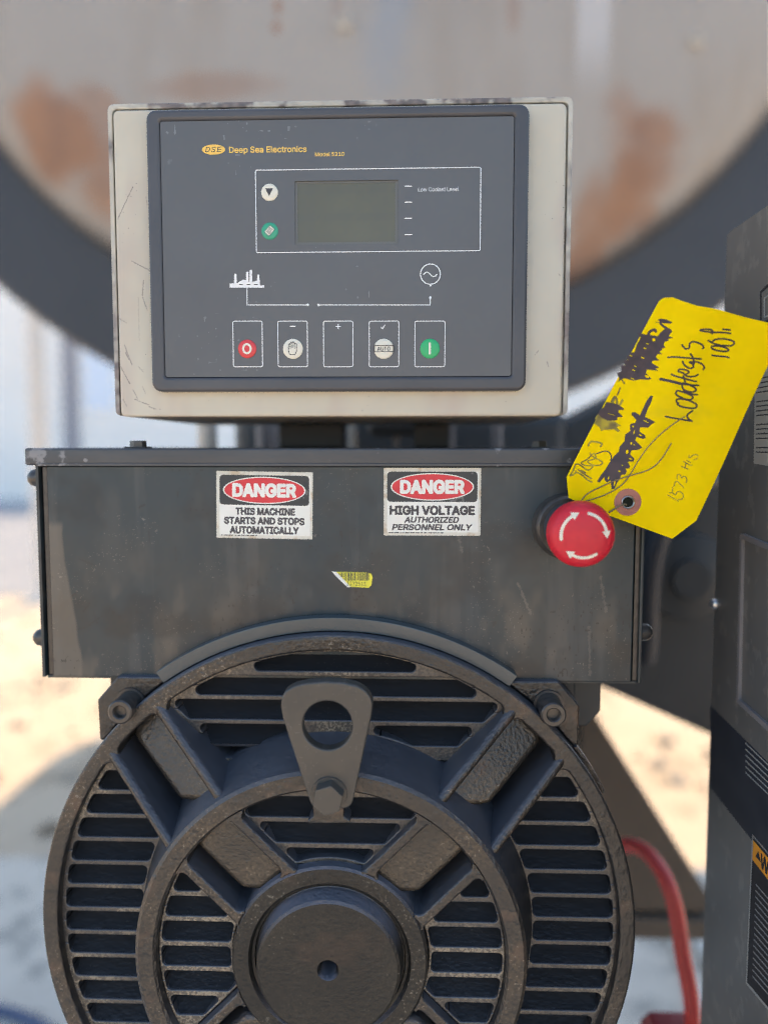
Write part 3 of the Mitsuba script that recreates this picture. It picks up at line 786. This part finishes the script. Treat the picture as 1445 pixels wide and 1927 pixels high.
obj('border', slab(swin.difference(sbox(sx0 + .0016, sz0 + .0016, sx1 - .0018, sz1 - .0012)), fy + .0012, fy + .0018, 0), 'lcd_border', sc_, False)
PF = fy - .0002
def pl(pts): return [tuple(at(*p, fy)[[0, 2]]) for p in pts]
def printed(name, geom, m='print_white', parent=cp, d=.0003, y=None):
    y = fy if y is None else y
    return obj(name, slab(geom, y - d, y + .0001, 0), m, parent, False)
S = .000305   # metres of one reference pixel on this face
def prect(x0, y0, x1, y1, t, r):
    a, b = at(x0, y0, fy), at(x1, y1, fy)
    return frame_line(min(a[0], b[0]), max(a[0], b[0]), min(a[2], b[2]), max(a[2], b[2]), t, r)
printed('display_frame', prect(480, 319, 904, 472, .0005, .0012))
for y in (350, 380, 410.5, 441):
    printed('tick', Polygon(pl([(761, y - .9), (775, y - .9), (775, y + .9), (761, y + .9)])))
def ptext(s, x0, x1, yc, hpx, m, bold=False, name='lettering'):
    q, e_ = at((x0 + x1) / 2, yc, fy), at(x1, yc, fy)
    obj(name, text(s, q[0], q[2], fy, 2 * (e_[0] - q[0]), hpx * S, bold), m, cp, False)
ptext('Deep Sea Electronics', 431, 577, 280.5, 11.5, 'print_gold', True)
ptext('Model 5210', 593, 648, 289.5, 7.5, 'print_gold', True)
ptext('Low Coolant Level', 787, 863, 355.5, 8, 'print_white')
c = at(402, 281, fy)
el = affinity.scale(Point(c[0], c[2]).buffer(1, quad_segs=16), 24 * S, 10 * S)
k = printed('emblem', el, 'print_gold')
obj('letters', cat(*[text(s, at(x, 281, fy)[0], c[2], fy - .0003, 8.5 * S, 10 * S, False, .25) for s, x in (('D', 391), ('S', 402), ('E', 413))]), 'bezel_plastic', k, False)
# mimic diagram
fac = unary_union([Polygon(pl(p)) for p in [
    [(432.5, 533), (456, 533), (461, 530), (474, 530), (474, 532), (488, 532), (488, 526), (489, 526), (489, 536.5), (497, 536.5), (497, 541), (432.5, 541)],
    [(441, 515), (445.2, 515), (445.6, 534), (440.6, 534)], [(463.5, 511), (467.5, 511), (468, 534), (463, 534)], [(470, 507.5), (474.3, 507.5), (474.8, 534), (469.6, 534)],
    [(484.3, 516.5), (488, 516.5), (488.4, 534), (484, 534)], [(448, 531), (458, 526), (464, 527), (464, 534), (448, 534)], [(474, 534), (476, 530), (484, 527), (484, 534)]]])
holes = unary_union([Polygon(pl([(x, 534), (x + 7, 534), (x + 7, 536), (x, 536)])) for x in (450, 464.5, 478)])
printed('factory_symbol', fac.difference(holes))
w = 1.7 * S
printed('mimic_line', unary_union([strokes([pl([(465, 541), (465, 573.5), (579, 573.5)])], w), Point(*pl([(579, 573.5)])[0]).buffer(2.7 * S)]))
printed('mimic_line', unary_union([strokes([pl([(599.5, 573.5), (809.5, 573.5), (809.5, 560)])], w), Point(*pl([(599.5, 573.5)])[0]).buffer(2.7 * S), Point(*pl([(809.5, 559.5)])[0]).buffer(2.7 * S)]))
gc = Point(*pl([(809.8, 515.5)])[0])
wave = [(797 + 25 * t, 516 - 4.2 * math.sin(2 * math.pi * t)) for t in np.linspace(0, 1, 22)]
printed('generator_symbol', unary_union([gc.buffer(21.3 * S, quad_segs=16).difference(gc.buffer(19.4 * S, quad_segs=16)), strokes([pl(wave)], 1.9 * S), Point(*pl([(810, 537)])[0]).buffer(2 * S)]))
for x0, x1 in ((437.5, 495), (522, 579.5), (608, 665), (694, 751), (780, 837.5)):
    printed('button_frame', prect(x0, 603.5, x1, 690.5, .00048, .0013))
printed('minus_sign', Polygon(pl([(545.5, 612.8), (556, 612.8), (556, 614.8), (545.5, 614.8)])))
printed('plus_sign', strokes([pl([(631.5, 614), (641, 614)]), pl([(636.3, 609.2), (636.3, 618.8)])], 2 * S, 2))
printed('tick_sign', strokes([pl([(717, 615.5), (719.5, 618.5), (724, 611.5)])], 1.8 * S))
def button(px, py, rpx, m, name, lab):
    c = at(px, py, fy - .0006); r = rpx * .000302
    return obj(name, lathe([(0, fy - .0011), (r * .55, fy - .00105), (r * .9, fy - .00085), (r, fy - .0003), (r, fy + .0002), (0, fy + .0002)], c[0], c[2], 48), m, cp, 60, label=lab), c
k, c = button(465, 656, 19.5, 'button_red', 'button', 'round red stop button with a white O')
obj('symbol', slab(affinity.scale(Point(c[0], c[2]).buffer(1, quad_segs=16), 10 * S, 11.5 * S).difference(affinity.scale(Point(c[0], c[2]).buffer(1, quad_segs=16), 5.6 * S, 7.2 * S)), fy - .0014, fy - .0007, 0), 'button_white', k, False)
k, c = button(551, 656, 21, 'button_white', 'button', 'round white button with a hand outline')
hand = [(543.6, 648), (543.6, 661), (546, 667.5), (555.5, 667.5), (558.6, 661), (558.6, 647.5), (556, 646), (554.6, 647.5), (554.6, 655), (554.6, 645), (552.6, 643), (550.6, 645), (550.6, 655), (550.6, 645.5), (548.6, 643.8), (547, 646), (547, 655), (547, 649), (545, 646.8), (543.6, 648)]
obj('symbol', slab(strokes([pl(hand)], 1.25 * S), fy - .00145, fy - .0009, 0), 'print_dark', k, False)
k, c = button(722, 656, 21, 'button_white', 'button', 'round white button marked auto')
obj('symbol', cat(slab(prect(703.5, 649.5, 741.5, 662.5, .0004, .0003), fy - .00145, fy - .0005, 0), text('AUTO', c[0], c[2], fy - .0011, 27 * S, 7.4 * S, True, depth=.00035)), 'print_dark', k, False)
k, c = button(809, 655.5, 20.5, 'button_green', 'button', 'round green start button with a white bar')
obj('symbol', slab(Polygon(pl([(806.3, 645), (810.6, 645), (810.6, 667), (806.3, 667)])), fy - .0014, fy - .0009, 0), 'button_white', k, False)
k, c = button(507, 361, 17.5, 'button_white', 'button', 'small white button with a down triangle')
obj('symbol', slab(Polygon(pl([(499.8, 355), (514, 355), (507, 369.5)])), fy - .00145, fy - .0009, 0), 'print_dark', k, False)
k, c = button(507.5, 434, 17.5, 'button_teal', 'button', 'small green button with a tilted page')
page = affinity.rotate(sbox(c[0] - 6 * S, c[2] - 8.5 * S, c[0] + 6 * S, c[2] + 8.5 * S), -42)
kk = obj('page', slab(page, fy - .0014, fy - .0008, 0), 'button_white', k, False)
zz = [affinity.rotate(LineString([(c[0] + dx * S, c[2] - 6 * S), (c[0] + (dx + 1.3) * S, c[2] - 2 * S), (c[0] + (dx - 1.3) * S, c[2] + 2 * S), (c[0] + dx * S, c[2] + 6 * S)]), -42, origin=(c[0], c[2])) for dx in (-3, 0, 3)]
obj('symbol', slab(unary_union([l.buffer(.5 * S) for l in zz]), fy - .0017, fy - .0012, 0), 'print_dark', k, False)
page_edge = page.buffer(.9 * S).difference(page)
obj('page_outline', slab(page_edge, fy - .00135, fy - .0008, 0), 'print_dark', k, False)

# ------------------------------------------------------------------ emergency stop
es = thing('emergency_stop_button', 'red mushroom emergency stop button with white arrows on the terminal box', 'emergency stop')
ec = at(1097, 1007, -.058); ex, ez = ec[0], ec[2]
obj('collar', lathe([(.012, -.016), (.0185, -.016), (.0200, -.0145), (.0210, -.0125), (.0210, -.0005), (.012, -.0005)], ex, ez, 56), 'bolt_steel', es, label='black collar behind the button')
obj('neck', lathe([(0, -.040), (.0115, -.040), (.0125, -.0162), (.0118, -.002), (0, -.002)], ex, ez, 40), 'bolt_steel', es)
obj('skirt', lathe([(.010, -.0395), (.0155, -.0395), (.0165, -.030), (.0160, -.0165), (.010, -.0165)], ex, ez, 56), 'tank_dark', es)
RK = .0196
prof = [(0, -.0612), (RK * .5, -.0607), (RK * .78, -.0596), (RK * .90, -.0580), (RK * .97, -.0552), (RK, -.0515), (RK * .985, -.046), (RK * .95, -.0425), (RK * .88, -.0402), (0, -.0402)]
obj('knob', lathe(prof, ex, ez, 72), 'stop_red', es, 60)
def arrow(a0, a1, rr):
    ts = np.radians(np.linspace(a0, a1, 22))
    arc = LineString([(ex + rr * math.cos(t), ez + rr * math.sin(t)) for t in ts]).buffer(.00085, quad_segs=3)
    t = ts[-1]; sg = np.sign(a1 - a0); q = np.array([ex + rr * math.cos(t), ez + rr * math.sin(t)])
    d = sg * np.array([-math.sin(t), math.cos(t)]); n = np.array([math.cos(t), math.sin(t)])
    return unary_union([arc, Polygon([q + n * .0025 - d * .0008, q - n * .0025 - d * .0008, q + d * .0036])])
for a0, a1 in ((78, 8), (190, 118), (304, 238)):
    m = slab(arrow(a0, a1, .0130), -.0615, -.0602, 0)
    m = m.subdivide().subdivide()
    rr = np.hypot(m.vertices[:, 0] - ex, m.vertices[:, 2] - ez) / RK
    yk = np.interp(rr, [q[0] / RK for q in prof[:6]], [q[1] for q in prof[:6]])
    m.vertices[:, 1] = np.where(m.vertices[:, 1] < -.061, yk - .0003, yk + .0004)
    obj('arrow', m, 'button_white', es, False)

# ------------------------------------------------------------------ yellow tag
tg = thing('paper_tag', 'yellow card tag with crossed out handwriting tied to the emergency stop button', 'tag')
def tag_y(x, z):
    # the card hangs a little tilted and its upper end bends away
    s = ((x - .1) * .46 + (z - 1.49) * .887)
    return -.030 - .035 * max(0, s) - 1.5 * max(0, s - .06) ** 2 + .0012 * math.sin(46 * x + 27 * z) + .0006 * math.sin(140 * x - 60 * z)
def on_tag(px, py):
    y = -.03
    for _ in range(6):
        q = at(px, py, y); y = tag_y(q[0], q[2])
    return at(px, py, y)
def tagxz(pts): return [tuple(on_tag(*p)[[0, 2]]) for p in pts]
def tag_mesh(poly, lift, thick, maxedge=.004):
    m = slab(poly, 0, thick, 0)
    v, f = trimesh.remesh.subdivide_to_size(m.vertices, m.faces, maxedge)
    v = v.copy()
    v[:, 1] += np.array([tag_y(a, b) for a, b in v[:, [0, 2]]]) - lift
    mm = trimesh.Trimesh(v, f, process=True)
    return mm
card = Polygon(tagxz([(1240, 566), (1248, 560), (1266, 559), (1284, 566), (1312, 575), (1352, 582), (1400, 596), (1446, 607), (1486, 615), (1494, 628), (1470, 640), (1444, 690), (1310, 980), (1303, 985), (1265, 1014), (1140, 968), (1070, 937), (1066, 898)]))
hq = tagxz([(1181, 945)])[0]
card = card.difference(Point(*hq).buffer(.0032))
obj('card', tag_mesh(card, 0, .0004), 'tag_card', tg, 40)
obj('reinforcement', tag_mesh(Point(*hq).buffer(.0083, quad_segs=12).difference(Point(*hq).buffer(.0038)), .00035, .0003), 'washer_paper', tg, 40, label='brown paper ring round the hole')
e0 = lathe([(.0030, -.0008), (.0036, -.0012), (.0042, -.0008), (.0042, .0006), (.0030, .0006)], hq[0], hq[1], 24)
e0.apply_translation([0, tag_y(*hq) - .0002, 0])
obj('eyelet', e0, 'zinc', tg, 60)
Zt_ = lambda pts: tagxz(zo(pts, 990, 540, 3.176))
def arcpts(cx, cy, rx, ry, rot, a0=0, a1=360, n=18):
    t = np.radians(np.linspace(a0, a1, n)); c, s = math.cos(math.radians(rot)), math.sin(math.radians(rot))
    return [(cx + rx * math.cos(x) * c - ry * math.sin(x) * s, cy + rx * math.cos(x) * s + ry * math.sin(x) * c) for x in t]
ink = lambda lines, w: unary_union([LineString(Zt_(l)).buffer(w * .0001 / 2, quad_segs=2) for l in lines])
def zt(pts, ox, oy, k): return tagxz([(ox + x / k, oy + y / k) for x, y in pts])
def pen(lines, w, ox, oy, k): return unary_union([LineString(zt(spline2(l), ox, oy, k)).buffer(w * .0003 / k / 2, quad_segs=2) for l in lines])
def spline2(l):
    if len(l) < 3: return l
    p = spline(np.array(l, float), len(l) * 4)
    return [tuple(q) for q in p]
def patch(out, holes, ox, oy, k):
    g = Polygon(zt(out, ox, oy, k)).buffer(0)
    for hx, hy, hr, hq, ha in holes:
        g = g.difference(Polygon(zt(arcpts(hx, hy, hr, hq, ha), ox, oy, k)).buffer(0))
    return g
def write(name, g, mat, lab, lift=.0004): obj(name, tag_mesh(g.simplify(4e-5), lift, .0003, .006), mat, tg, False, label=lab)
note = [[(185, 1558), (300, 1585), (420, 1605), (540, 1625), (610, 1635)], [(610, 1635), (545, 1590), (530, 1560), (560, 1510), (620, 1470)],
        [(375, 1360), (420, 1395), (520, 1420), (620, 1430), (680, 1410), (685, 1380), (640, 1340), (560, 1305), (470, 1285), (400, 1280), (360, 1300), (360, 1320), (395, 1345)],
        [(480, 1290), (400, 1240), (350, 1185), (360, 1155), (420, 1155), (500, 1180), (580, 1215), (625, 1260), (600, 1285), (540, 1290), (480, 1280)], [(480, 1150), (560, 1185), (620, 1205), (695, 1212)],
        [(450, 1040), (455, 1090), (490, 1140), (560, 1165), (640, 1165), (675, 1140), (650, 1100), (580, 1060), (500, 1030), (450, 1030)], [(420, 1035), (520, 1050), (640, 1060), (715, 1065)],
        [(280, 885), (380, 925), (480, 950), (600, 985), (680, 1000)], [(470, 910), (500, 1010)],
        [(520, 880), (545, 870), (560, 850), (520, 820), (450, 805), (395, 815), (390, 835), (430, 850), (490, 885), (520, 910), (600, 925), (660, 915), (705, 890)],
        [(460, 680), (475, 720), (520, 765), (590, 790), (625, 775), (630, 730), (570, 695), (630, 685), (700, 690), (770, 725), (805, 770), (790, 805)],
        [(225, 615), (300, 608), (500, 622), (640, 632), (760, 640)], [(585, 560), (620, 610), (640, 680), (630, 740)],
        [(450, 415), (490, 465), (530, 480), (565, 460), (570, 410), (600, 370), (660, 368), (730, 390), (785, 430), (795, 460), (780, 475)],
        [(930, 580), (1000, 592), (1100, 600), (1200, 618)], arcpts(1055, 475, 140, 38, 10),
        [(870, 345), (940, 385), (1050, 420), (1180, 430), (1270, 410), (1285, 380), (1240, 345), (1150, 322), (1050, 318), (970, 335), (940, 360)],
        [(740, 178), (800, 165), (870, 165), (930, 185), (940, 205), (860, 205), (780, 195), (740, 178)], [(940, 205), (935, 235)], [(945, 215), (1050, 215), (1225, 230)], [(1105, 165), (1220, 178)]]
g = unary_union([pen(note, 26, 1230, 600, 8.5), pen([[(105, 962), (220, 985), (420, 1035)]], 44, 1230, 600, 8.5)])
write('handwriting', g, 'marker_ink', 'handwritten load test note in dark marker')
hrs = [[(190, 1600), (300, 1660), (400, 1720), (550, 1805)], [(260, 1530), (340, 1530), (400, 1570), (460, 1600), (470, 1550), (520, 1500), (590, 1490), (680, 1560), (710, 1640), (690, 1710), (620, 1745), (545, 1740)], [(350, 1360), (345, 1480)],
       [(390, 1320), (420, 1240), (445, 1165), (480, 1145), (540, 1190), (630, 1270), (715, 1355)], [(505, 1080), (500, 980), (530, 930), (580, 930), (620, 990), (660, 1040), (680, 1010), (720, 990), (780, 1010), (820, 1080), (820, 1150), (790, 1190)],
       [(640, 650), (740, 700), (870, 750)], [(700, 490), (800, 545), (880, 600), (990, 620)], [(800, 540), (760, 690)], [(820, 460), (880, 500), (940, 530)],
       [(905, 285), (890, 320), (910, 370), (960, 350), (1020, 290), (1080, 275), (1130, 270), (1190, 305)], [(1180, 370), (1120, 420), (1060, 430)]]
write('handwriting', pen(hrs, 27, 1245, 840, 17.51), 'faded_ink', 'thin pencilled hours reading')
A_ = (1140, 590, 9.633)
g = patch([(560, 345), (740, 385), (940, 410), (980, 350), (1060, 280), (1090, 245), (1150, 270), (1200, 315), (1130, 410), (1215, 435), (1120, 460), (1130, 490), (1060, 510), (1040, 570), (1080, 615), (1010, 630), (1015, 660), (960, 690), (1020, 735), (930, 730), (900, 790), (965, 850), (850, 850), (820, 890), (960, 975), (890, 1000), (945, 1035), (740, 1010), (720, 1080), (820, 1180), (760, 1200), (620, 1190), (500, 1215), (400, 1190), (330, 1170), (290, 1190), (350, 1275), (330, 1275), (270, 1195), (215, 1240), (245, 1180), (195, 1080), (280, 1040), (270, 930), (350, 940), (320, 860), (400, 840), (380, 770), (450, 770), (430, 710), (520, 700), (560, 560), (610, 480), (630, 430)],
          [(750, 545, 30, 12, 15), (705, 628, 30, 14, 15), (665, 800, 38, 13, 15), (865, 475, 34, 30, 0), (530, 955, 26, 11, 20), (500, 1025, 34, 11, 20), (740, 1140, 46, 22, 25), (480, 1178, 40, 10, 20), (455, 765, 24, 10, 15)], *A_)
g = unary_union([g, patch([(880, 160), (980, 145), (930, 110), (1000, 90), (1100, 110), (1200, 155), (1170, 180), (1050, 175), (985, 160)], [], *A_), pen([[(985, 170), (1040, 230), (1090, 255)]], 38, *A_), pen([[(780, 395), (775, 350), (820, 310), (880, 295), (900, 320)]], 50, *A_)])
write('scribble', g, 'marker_ink', 'large black scribble near the upper edge of the tag')
B_ = (1060, 700, 7.225)
g = patch([(1180, 325), (1215, 325), (1190, 410), (1140, 510), (1105, 610), (1170, 640), (1245, 680), (1180, 720), (1150, 755), (1040, 750), (1030, 810), (1110, 860), (1115, 895), (1080, 910), (990, 880), (975, 930), (1030, 985), (1070, 1030), (1000, 1060), (920, 1065), (905, 1120), (965, 1180), (950, 1215), (870, 1220), (905, 1280), (890, 1310), (840, 1310), (860, 1350), (840, 1390), (780, 1400), (770, 1440), (720, 1520), (690, 1590), (655, 1590), (640, 1470), (590, 1500), (560, 1470), (560, 1420), (490, 1500), (455, 1490), (510, 1400), (560, 1340), (620, 1240), (690, 1140), (755, 1080), (760, 1020), (830, 940), (840, 850), (910, 800), (900, 730), (920, 700), (980, 690), (990, 650), (925, 580), (930, 550), (970, 545), (1040, 590), (1090, 480), (1130, 390)],
          [(1120, 672, 42, 9, 28), (920, 970, 14, 20, 0), (960, 990, 14, 9, 20), (945, 740, 14, 14, 0), (960, 820, 9, 30, 15), (865, 1085, 20, 30, 10), (760, 1350, 18, 12, 20), (695, 1505, 12, 46, 12), (612, 1440, 10, 22, 10), (800, 1268, 12, 8, 0), (1045, 858, 26, 10, 20), (910, 1180, 26, 10, 15)], *B_)
g = unary_union([g, pen([[(640, 1200), (640, 1120), (600, 1080), (520, 1085), (450, 1110)]], 15, *B_)])
write('scribble', g, 'marker_ink', 'long dark scribble in the middle of the tag')
g = unary_union([patch([(580, 410), (640, 415), (740, 440), (820, 500), (815, 515), (750, 515), (740, 545), (800, 600), (795, 615), (730, 610), (730, 650), (690, 660), (600, 660), (520, 620), (470, 570), (490, 510), (550, 480)], [(650, 575, 60, 5, 15)], *B_), pen([[(690, 330), (650, 400)], [(770, 215), (735, 310)]], 15, *B_)])
write('scribble', g, 'marker_ink', 'short scribble on the left edge of the tag', .00055)
g = unary_union([patch([(430, 620), (470, 570), (600, 660), (690, 670), (780, 730), (720, 750), (770, 800), (740, 815), (690, 780), (560, 785), (510, 800), (490, 750), (415, 700), (440, 660)], [], *B_), pen([[(670, 410), (705, 340), (730, 430)], [(800, 385), (765, 450)]], 30, *B_)])
write('scribble', g, 'faded_ink', 'faded marker strokes beside the short scribble', .0004)
g = unary_union([pen([[(340, 1000), (380, 945), (440, 950), (520, 980), (505, 1010)]], 26, *B_), pen([[(160, 1260), (260, 1290), (350, 1330), (400, 1285), (300, 1270), (240, 1240), (330, 1180), (420, 1110), (440, 1160), (330, 1210), (430, 1270), (530, 1240), (400, 1150), (360, 1100)]], 17, *B_),
                 pen([[(90, 1410), (130, 1340), (160, 1260)], [(90, 1410), (130, 1400), (170, 1345)], [(160, 1370), (250, 1400), (330, 1470), (385, 1495)], [(200, 1330), (300, 1400), (380, 1450)], [(240, 1340), (300, 1370)]], 20, *B_), pen([[(440, 1110), (480, 1095), (520, 1085)]], 12, *B_)])
write('scribble', g, 'faded_ink', 'faded scribble in the lower left corner of the tag')
# thin wire that ties it
def wire(pts, lifts):
    return [on_tag(990 + x / 3.176, 540 + y / 3.176) + np.array([0, -l, 0]) for (x, y), l in zip(pts, lifts)]
obj('wire', tube(wire([(322, 1282), (345, 1250), (420, 1205), (520, 1160), (640, 1120), (740, 1080), (815, 1000), (858, 932)], [.003, .002, .0012, .001, .002, .004, .004, .003]), .00036, 6, 80), 'string_white', tg, 60)
obj('wire', tube(wire([(318, 1286), (400, 1265), (500, 1225), (580, 1170), (650, 1060), (740, 930), (850, 830), (935, 775)], [.003, .002, .002, .0015, .0025, .004, .005, .004]), .00036, 6, 80), 'string_white', tg, 60)
obj('wire', tube(wire([(600, 1303), (570, 1300), (535, 1318), (492, 1348)], [-.001, .0022, .002, .001]), .0005, 6, 30), 'string_white', tg, 60)

# ------------------------------------------------------------------ cabinet on the right
cb = thing('breaker_cabinet', 'dark grey steel cabinet at the right edge with warning labels on its side', 'cabinet')
CXX = .226
yb = .080
top_far = atx(1360, 452, CXX)
def cyz(pts):
    return [tuple(atx(*p, CXX)[[1, 2]]) for p in pts]
zt = top_far[2]
prof = Polygon([(yb, .35), (yb, zt), (yb - .004, zt + .003), (-.20, zt + .003), (-.20, .35)])
def side_slab(poly, depth, x=CXX, lift=0.0):
    """polygon in (y, z) as a plate whose face looks to -x"""
    out = []
    for p in polys(poly):
        q = Polygon([(-a, b) for a, b in p.exterior.coords], [[(-a, b) for a, b in h.coords] for h in p.interiors])
        m = slab(q, 0, depth, 0)
        v = m.vertices
        m.vertices = np.column_stack([x - lift + v[:, 1], -v[:, 0], v[:, 2]])
        out.append(m)
    m = cat(*out)
    return m
body = side_slab(rnd(prof, .003), .30)
obj('body', body, 'cabinet_grey', cb, 30)
def on_side(name, poly, m, lift, parent=cb, **k):
    return obj(name, side_slab(poly, .0004, lift=lift), m, parent, False, **k)
def yzpx(pts): return Polygon(cyz(pts))
# sloping navy band
on_side('stripe', yzpx([(1337, 1328), (1500, 1490), (1500, 1690), (1337, 1482)]), 'band_navy', .0003, label='dark navy band across the cabinet side')
tl = []
for j in range(6):
    for x0 in (1404,):
        a_, c_ = 1398 + j * 11, 1398 + j * 11 + 2.4
        tl.append(Polygon(cyz([(x0, a_), (1500, a_ + 92), (1500, c_ + 92), (x0, c_)])))
on_side('fine_print', unary_union(tl), 'label_frame', .0006)
wl = obj('warning_label', side_slab(yzpx([(1416, 1570), (1520, 1690), (1520, 1990), (1404, 1852)]), .0004, lift=.0003), 'label_frame', cb, False, label='black warning label with orange header')
on_side('field', yzpx([(1418.5, 1577), (1520, 1694), (1520, 1985), (1407, 1849)]), 'label_black', .0005, wl)
on_side('header', yzpx([(1419, 1582), (1520, 1702), (1520, 1752), (1417.5, 1618)]), 'label_orange', .0007, wl)
tri = yzpx([(1424, 1612), (1429, 1603), (1434, 1624)])
on_side('hazard_triangle', tri, 'label_black', .0009, wl)
q = atx(1433, 1618, CXX)
m = meshkit.text_mesh('WARNING', .009, .0004, True); m.apply_transform(TXTX); m.apply_translation([CXX - .0006, q[1], q[2] - .0045])
obj('lettering', m, 'label_black', wl, False)
tl = []
for j in range(16):
    a_ = 1664 + j * 11.5; o = 1424 - j * .45
    tl.append(Polygon(cyz([(o, a_), (1500, a_ + (1500 - o) * 1.15), (1500, a_ + (1500 - o) * 1.15 + 3), (o, a_ + 2.6)])))
on_side('fine_print', unary_union(tl), 'print_grey', .0007, wl)
# grey information label
il = obj('information_label', side_slab(yzpx([(1421, 690), (1520, 650), (1520, 890), (1419, 872)]), .0004, lift=.0003), 'label_pale', cb, False, label='pale label full of fine print')
tl = []
for j in range(17):
    a_ = 712 + j * 8.6
    if j in (4, 9, 14): continue
    o = 1424
    sl = (a_ - 844) / (o - 779)
    tl.append(Polygon(cyz([(o, a_), (1500, a_ + (1500 - o) * sl), (1500, a_ + (1500 - o) * sl + 2.6), (o, a_ + 2.4)])))
on_side('fine_print', unary_union(tl), 'print_dark', .0006, il)
em = yzpx([(1431, 548), (1460, 520), (1460, 600), (1431, 612)])
on_side('emblem', em.difference(em.buffer(-.0016)), 'label_black', .0004, label='dark emblem plate outline')
em2 = yzpx([(1438, 560), (1460, 545), (1460, 590), (1438, 598)])
on_side('emblem', em2.difference(em2.buffer(-.001)), 'label_frame', .0004)
# raised window frame
wn = rnd(yzpx([(1399, 1003), (1446, 1022), (1500, 1040), (1500, 1420), (1392, 1322)]), .002)
ring = wn.difference(wn.buffer(-.0035))
fr = side_slab(ring, .003, lift=.0026)
obj('window_frame', fr, 'engine_grey', cb, False, label='raised window frame')
on_side('window', wn.buffer(-.0034), 'cabinet_grey', .0004)
a = atx(1344, 1135, CXX)
m = trimesh.creation.icosphere(subdivisions=2, radius=.0042)
obj('rivet', m.apply_translation([CXX - .0005, a[1] - .003, a[2]]), 'zinc', cb, True)

# ------------------------------------------------------------------ cables
k = obj('red_cable', tube([at(1120, 1620, .33), at(1172, 1592, .31), at(1215, 1604, .28), at(1252, 1655, .25), at(1273, 1720, .24), at(1285, 1800, .23), at(1300, 1880, .22), at(1302, 1960, .22), at(1300, 2050, .25)], .0076, 16, 80), 'cable_red', None, 60)
tag(k, 'thick red cable curving down beside the alternator', 'cable')
a = at(1268, 1962, .22)
pg = thing('red_plug', 'dark red plug at the bottom edge under the red cable', 'plug')
obj('body', rbox(a[0] - .028, a[0] + .03, .19, .25, a[2] - .2, a[2] + .012, .012), 'plug_red', pg)
obj('cap', rbox(a[0] - .022, a[0] + .024, .196, .244, a[2] - .01, a[2] + .016, .006), 'plug_red', pg)
for i, (p0, lab) in enumerate([([(1150, 1640), (1200, 1665), (1262, 1705), (1330, 1742), (1420, 1790)], 'uppermost white cable lying on the concrete pad'),
                               ([(1210, 1712), (1262, 1760), (1300, 1840), (1330, 1940)], 'middle white cable lying on the concrete pad'),
                               ([(1270, 1716), (1318, 1780), (1360, 1860), (1420, 1960)], 'lowest white cable lying on the concrete pad')]):
    pts = [ground_at(px, py, .124) for px, py in p0]
    k = obj('white_cable', tube(pts, .013, 10, 50), 'cable_white', None, 60)
    tag(k, lab, 'cable', group='white cables on the concrete pad')
pts = [ground_at(px, py, .125) for px, py in [(-60, 1897), (20, 1908), (66, 1926), (120, 1960)]]
k = obj('blue_hose', tube(pts, .015, 10, 40), 'hose_blue', None, 60)
tag(k, 'blue hose in the bottom left corner', 'hose')
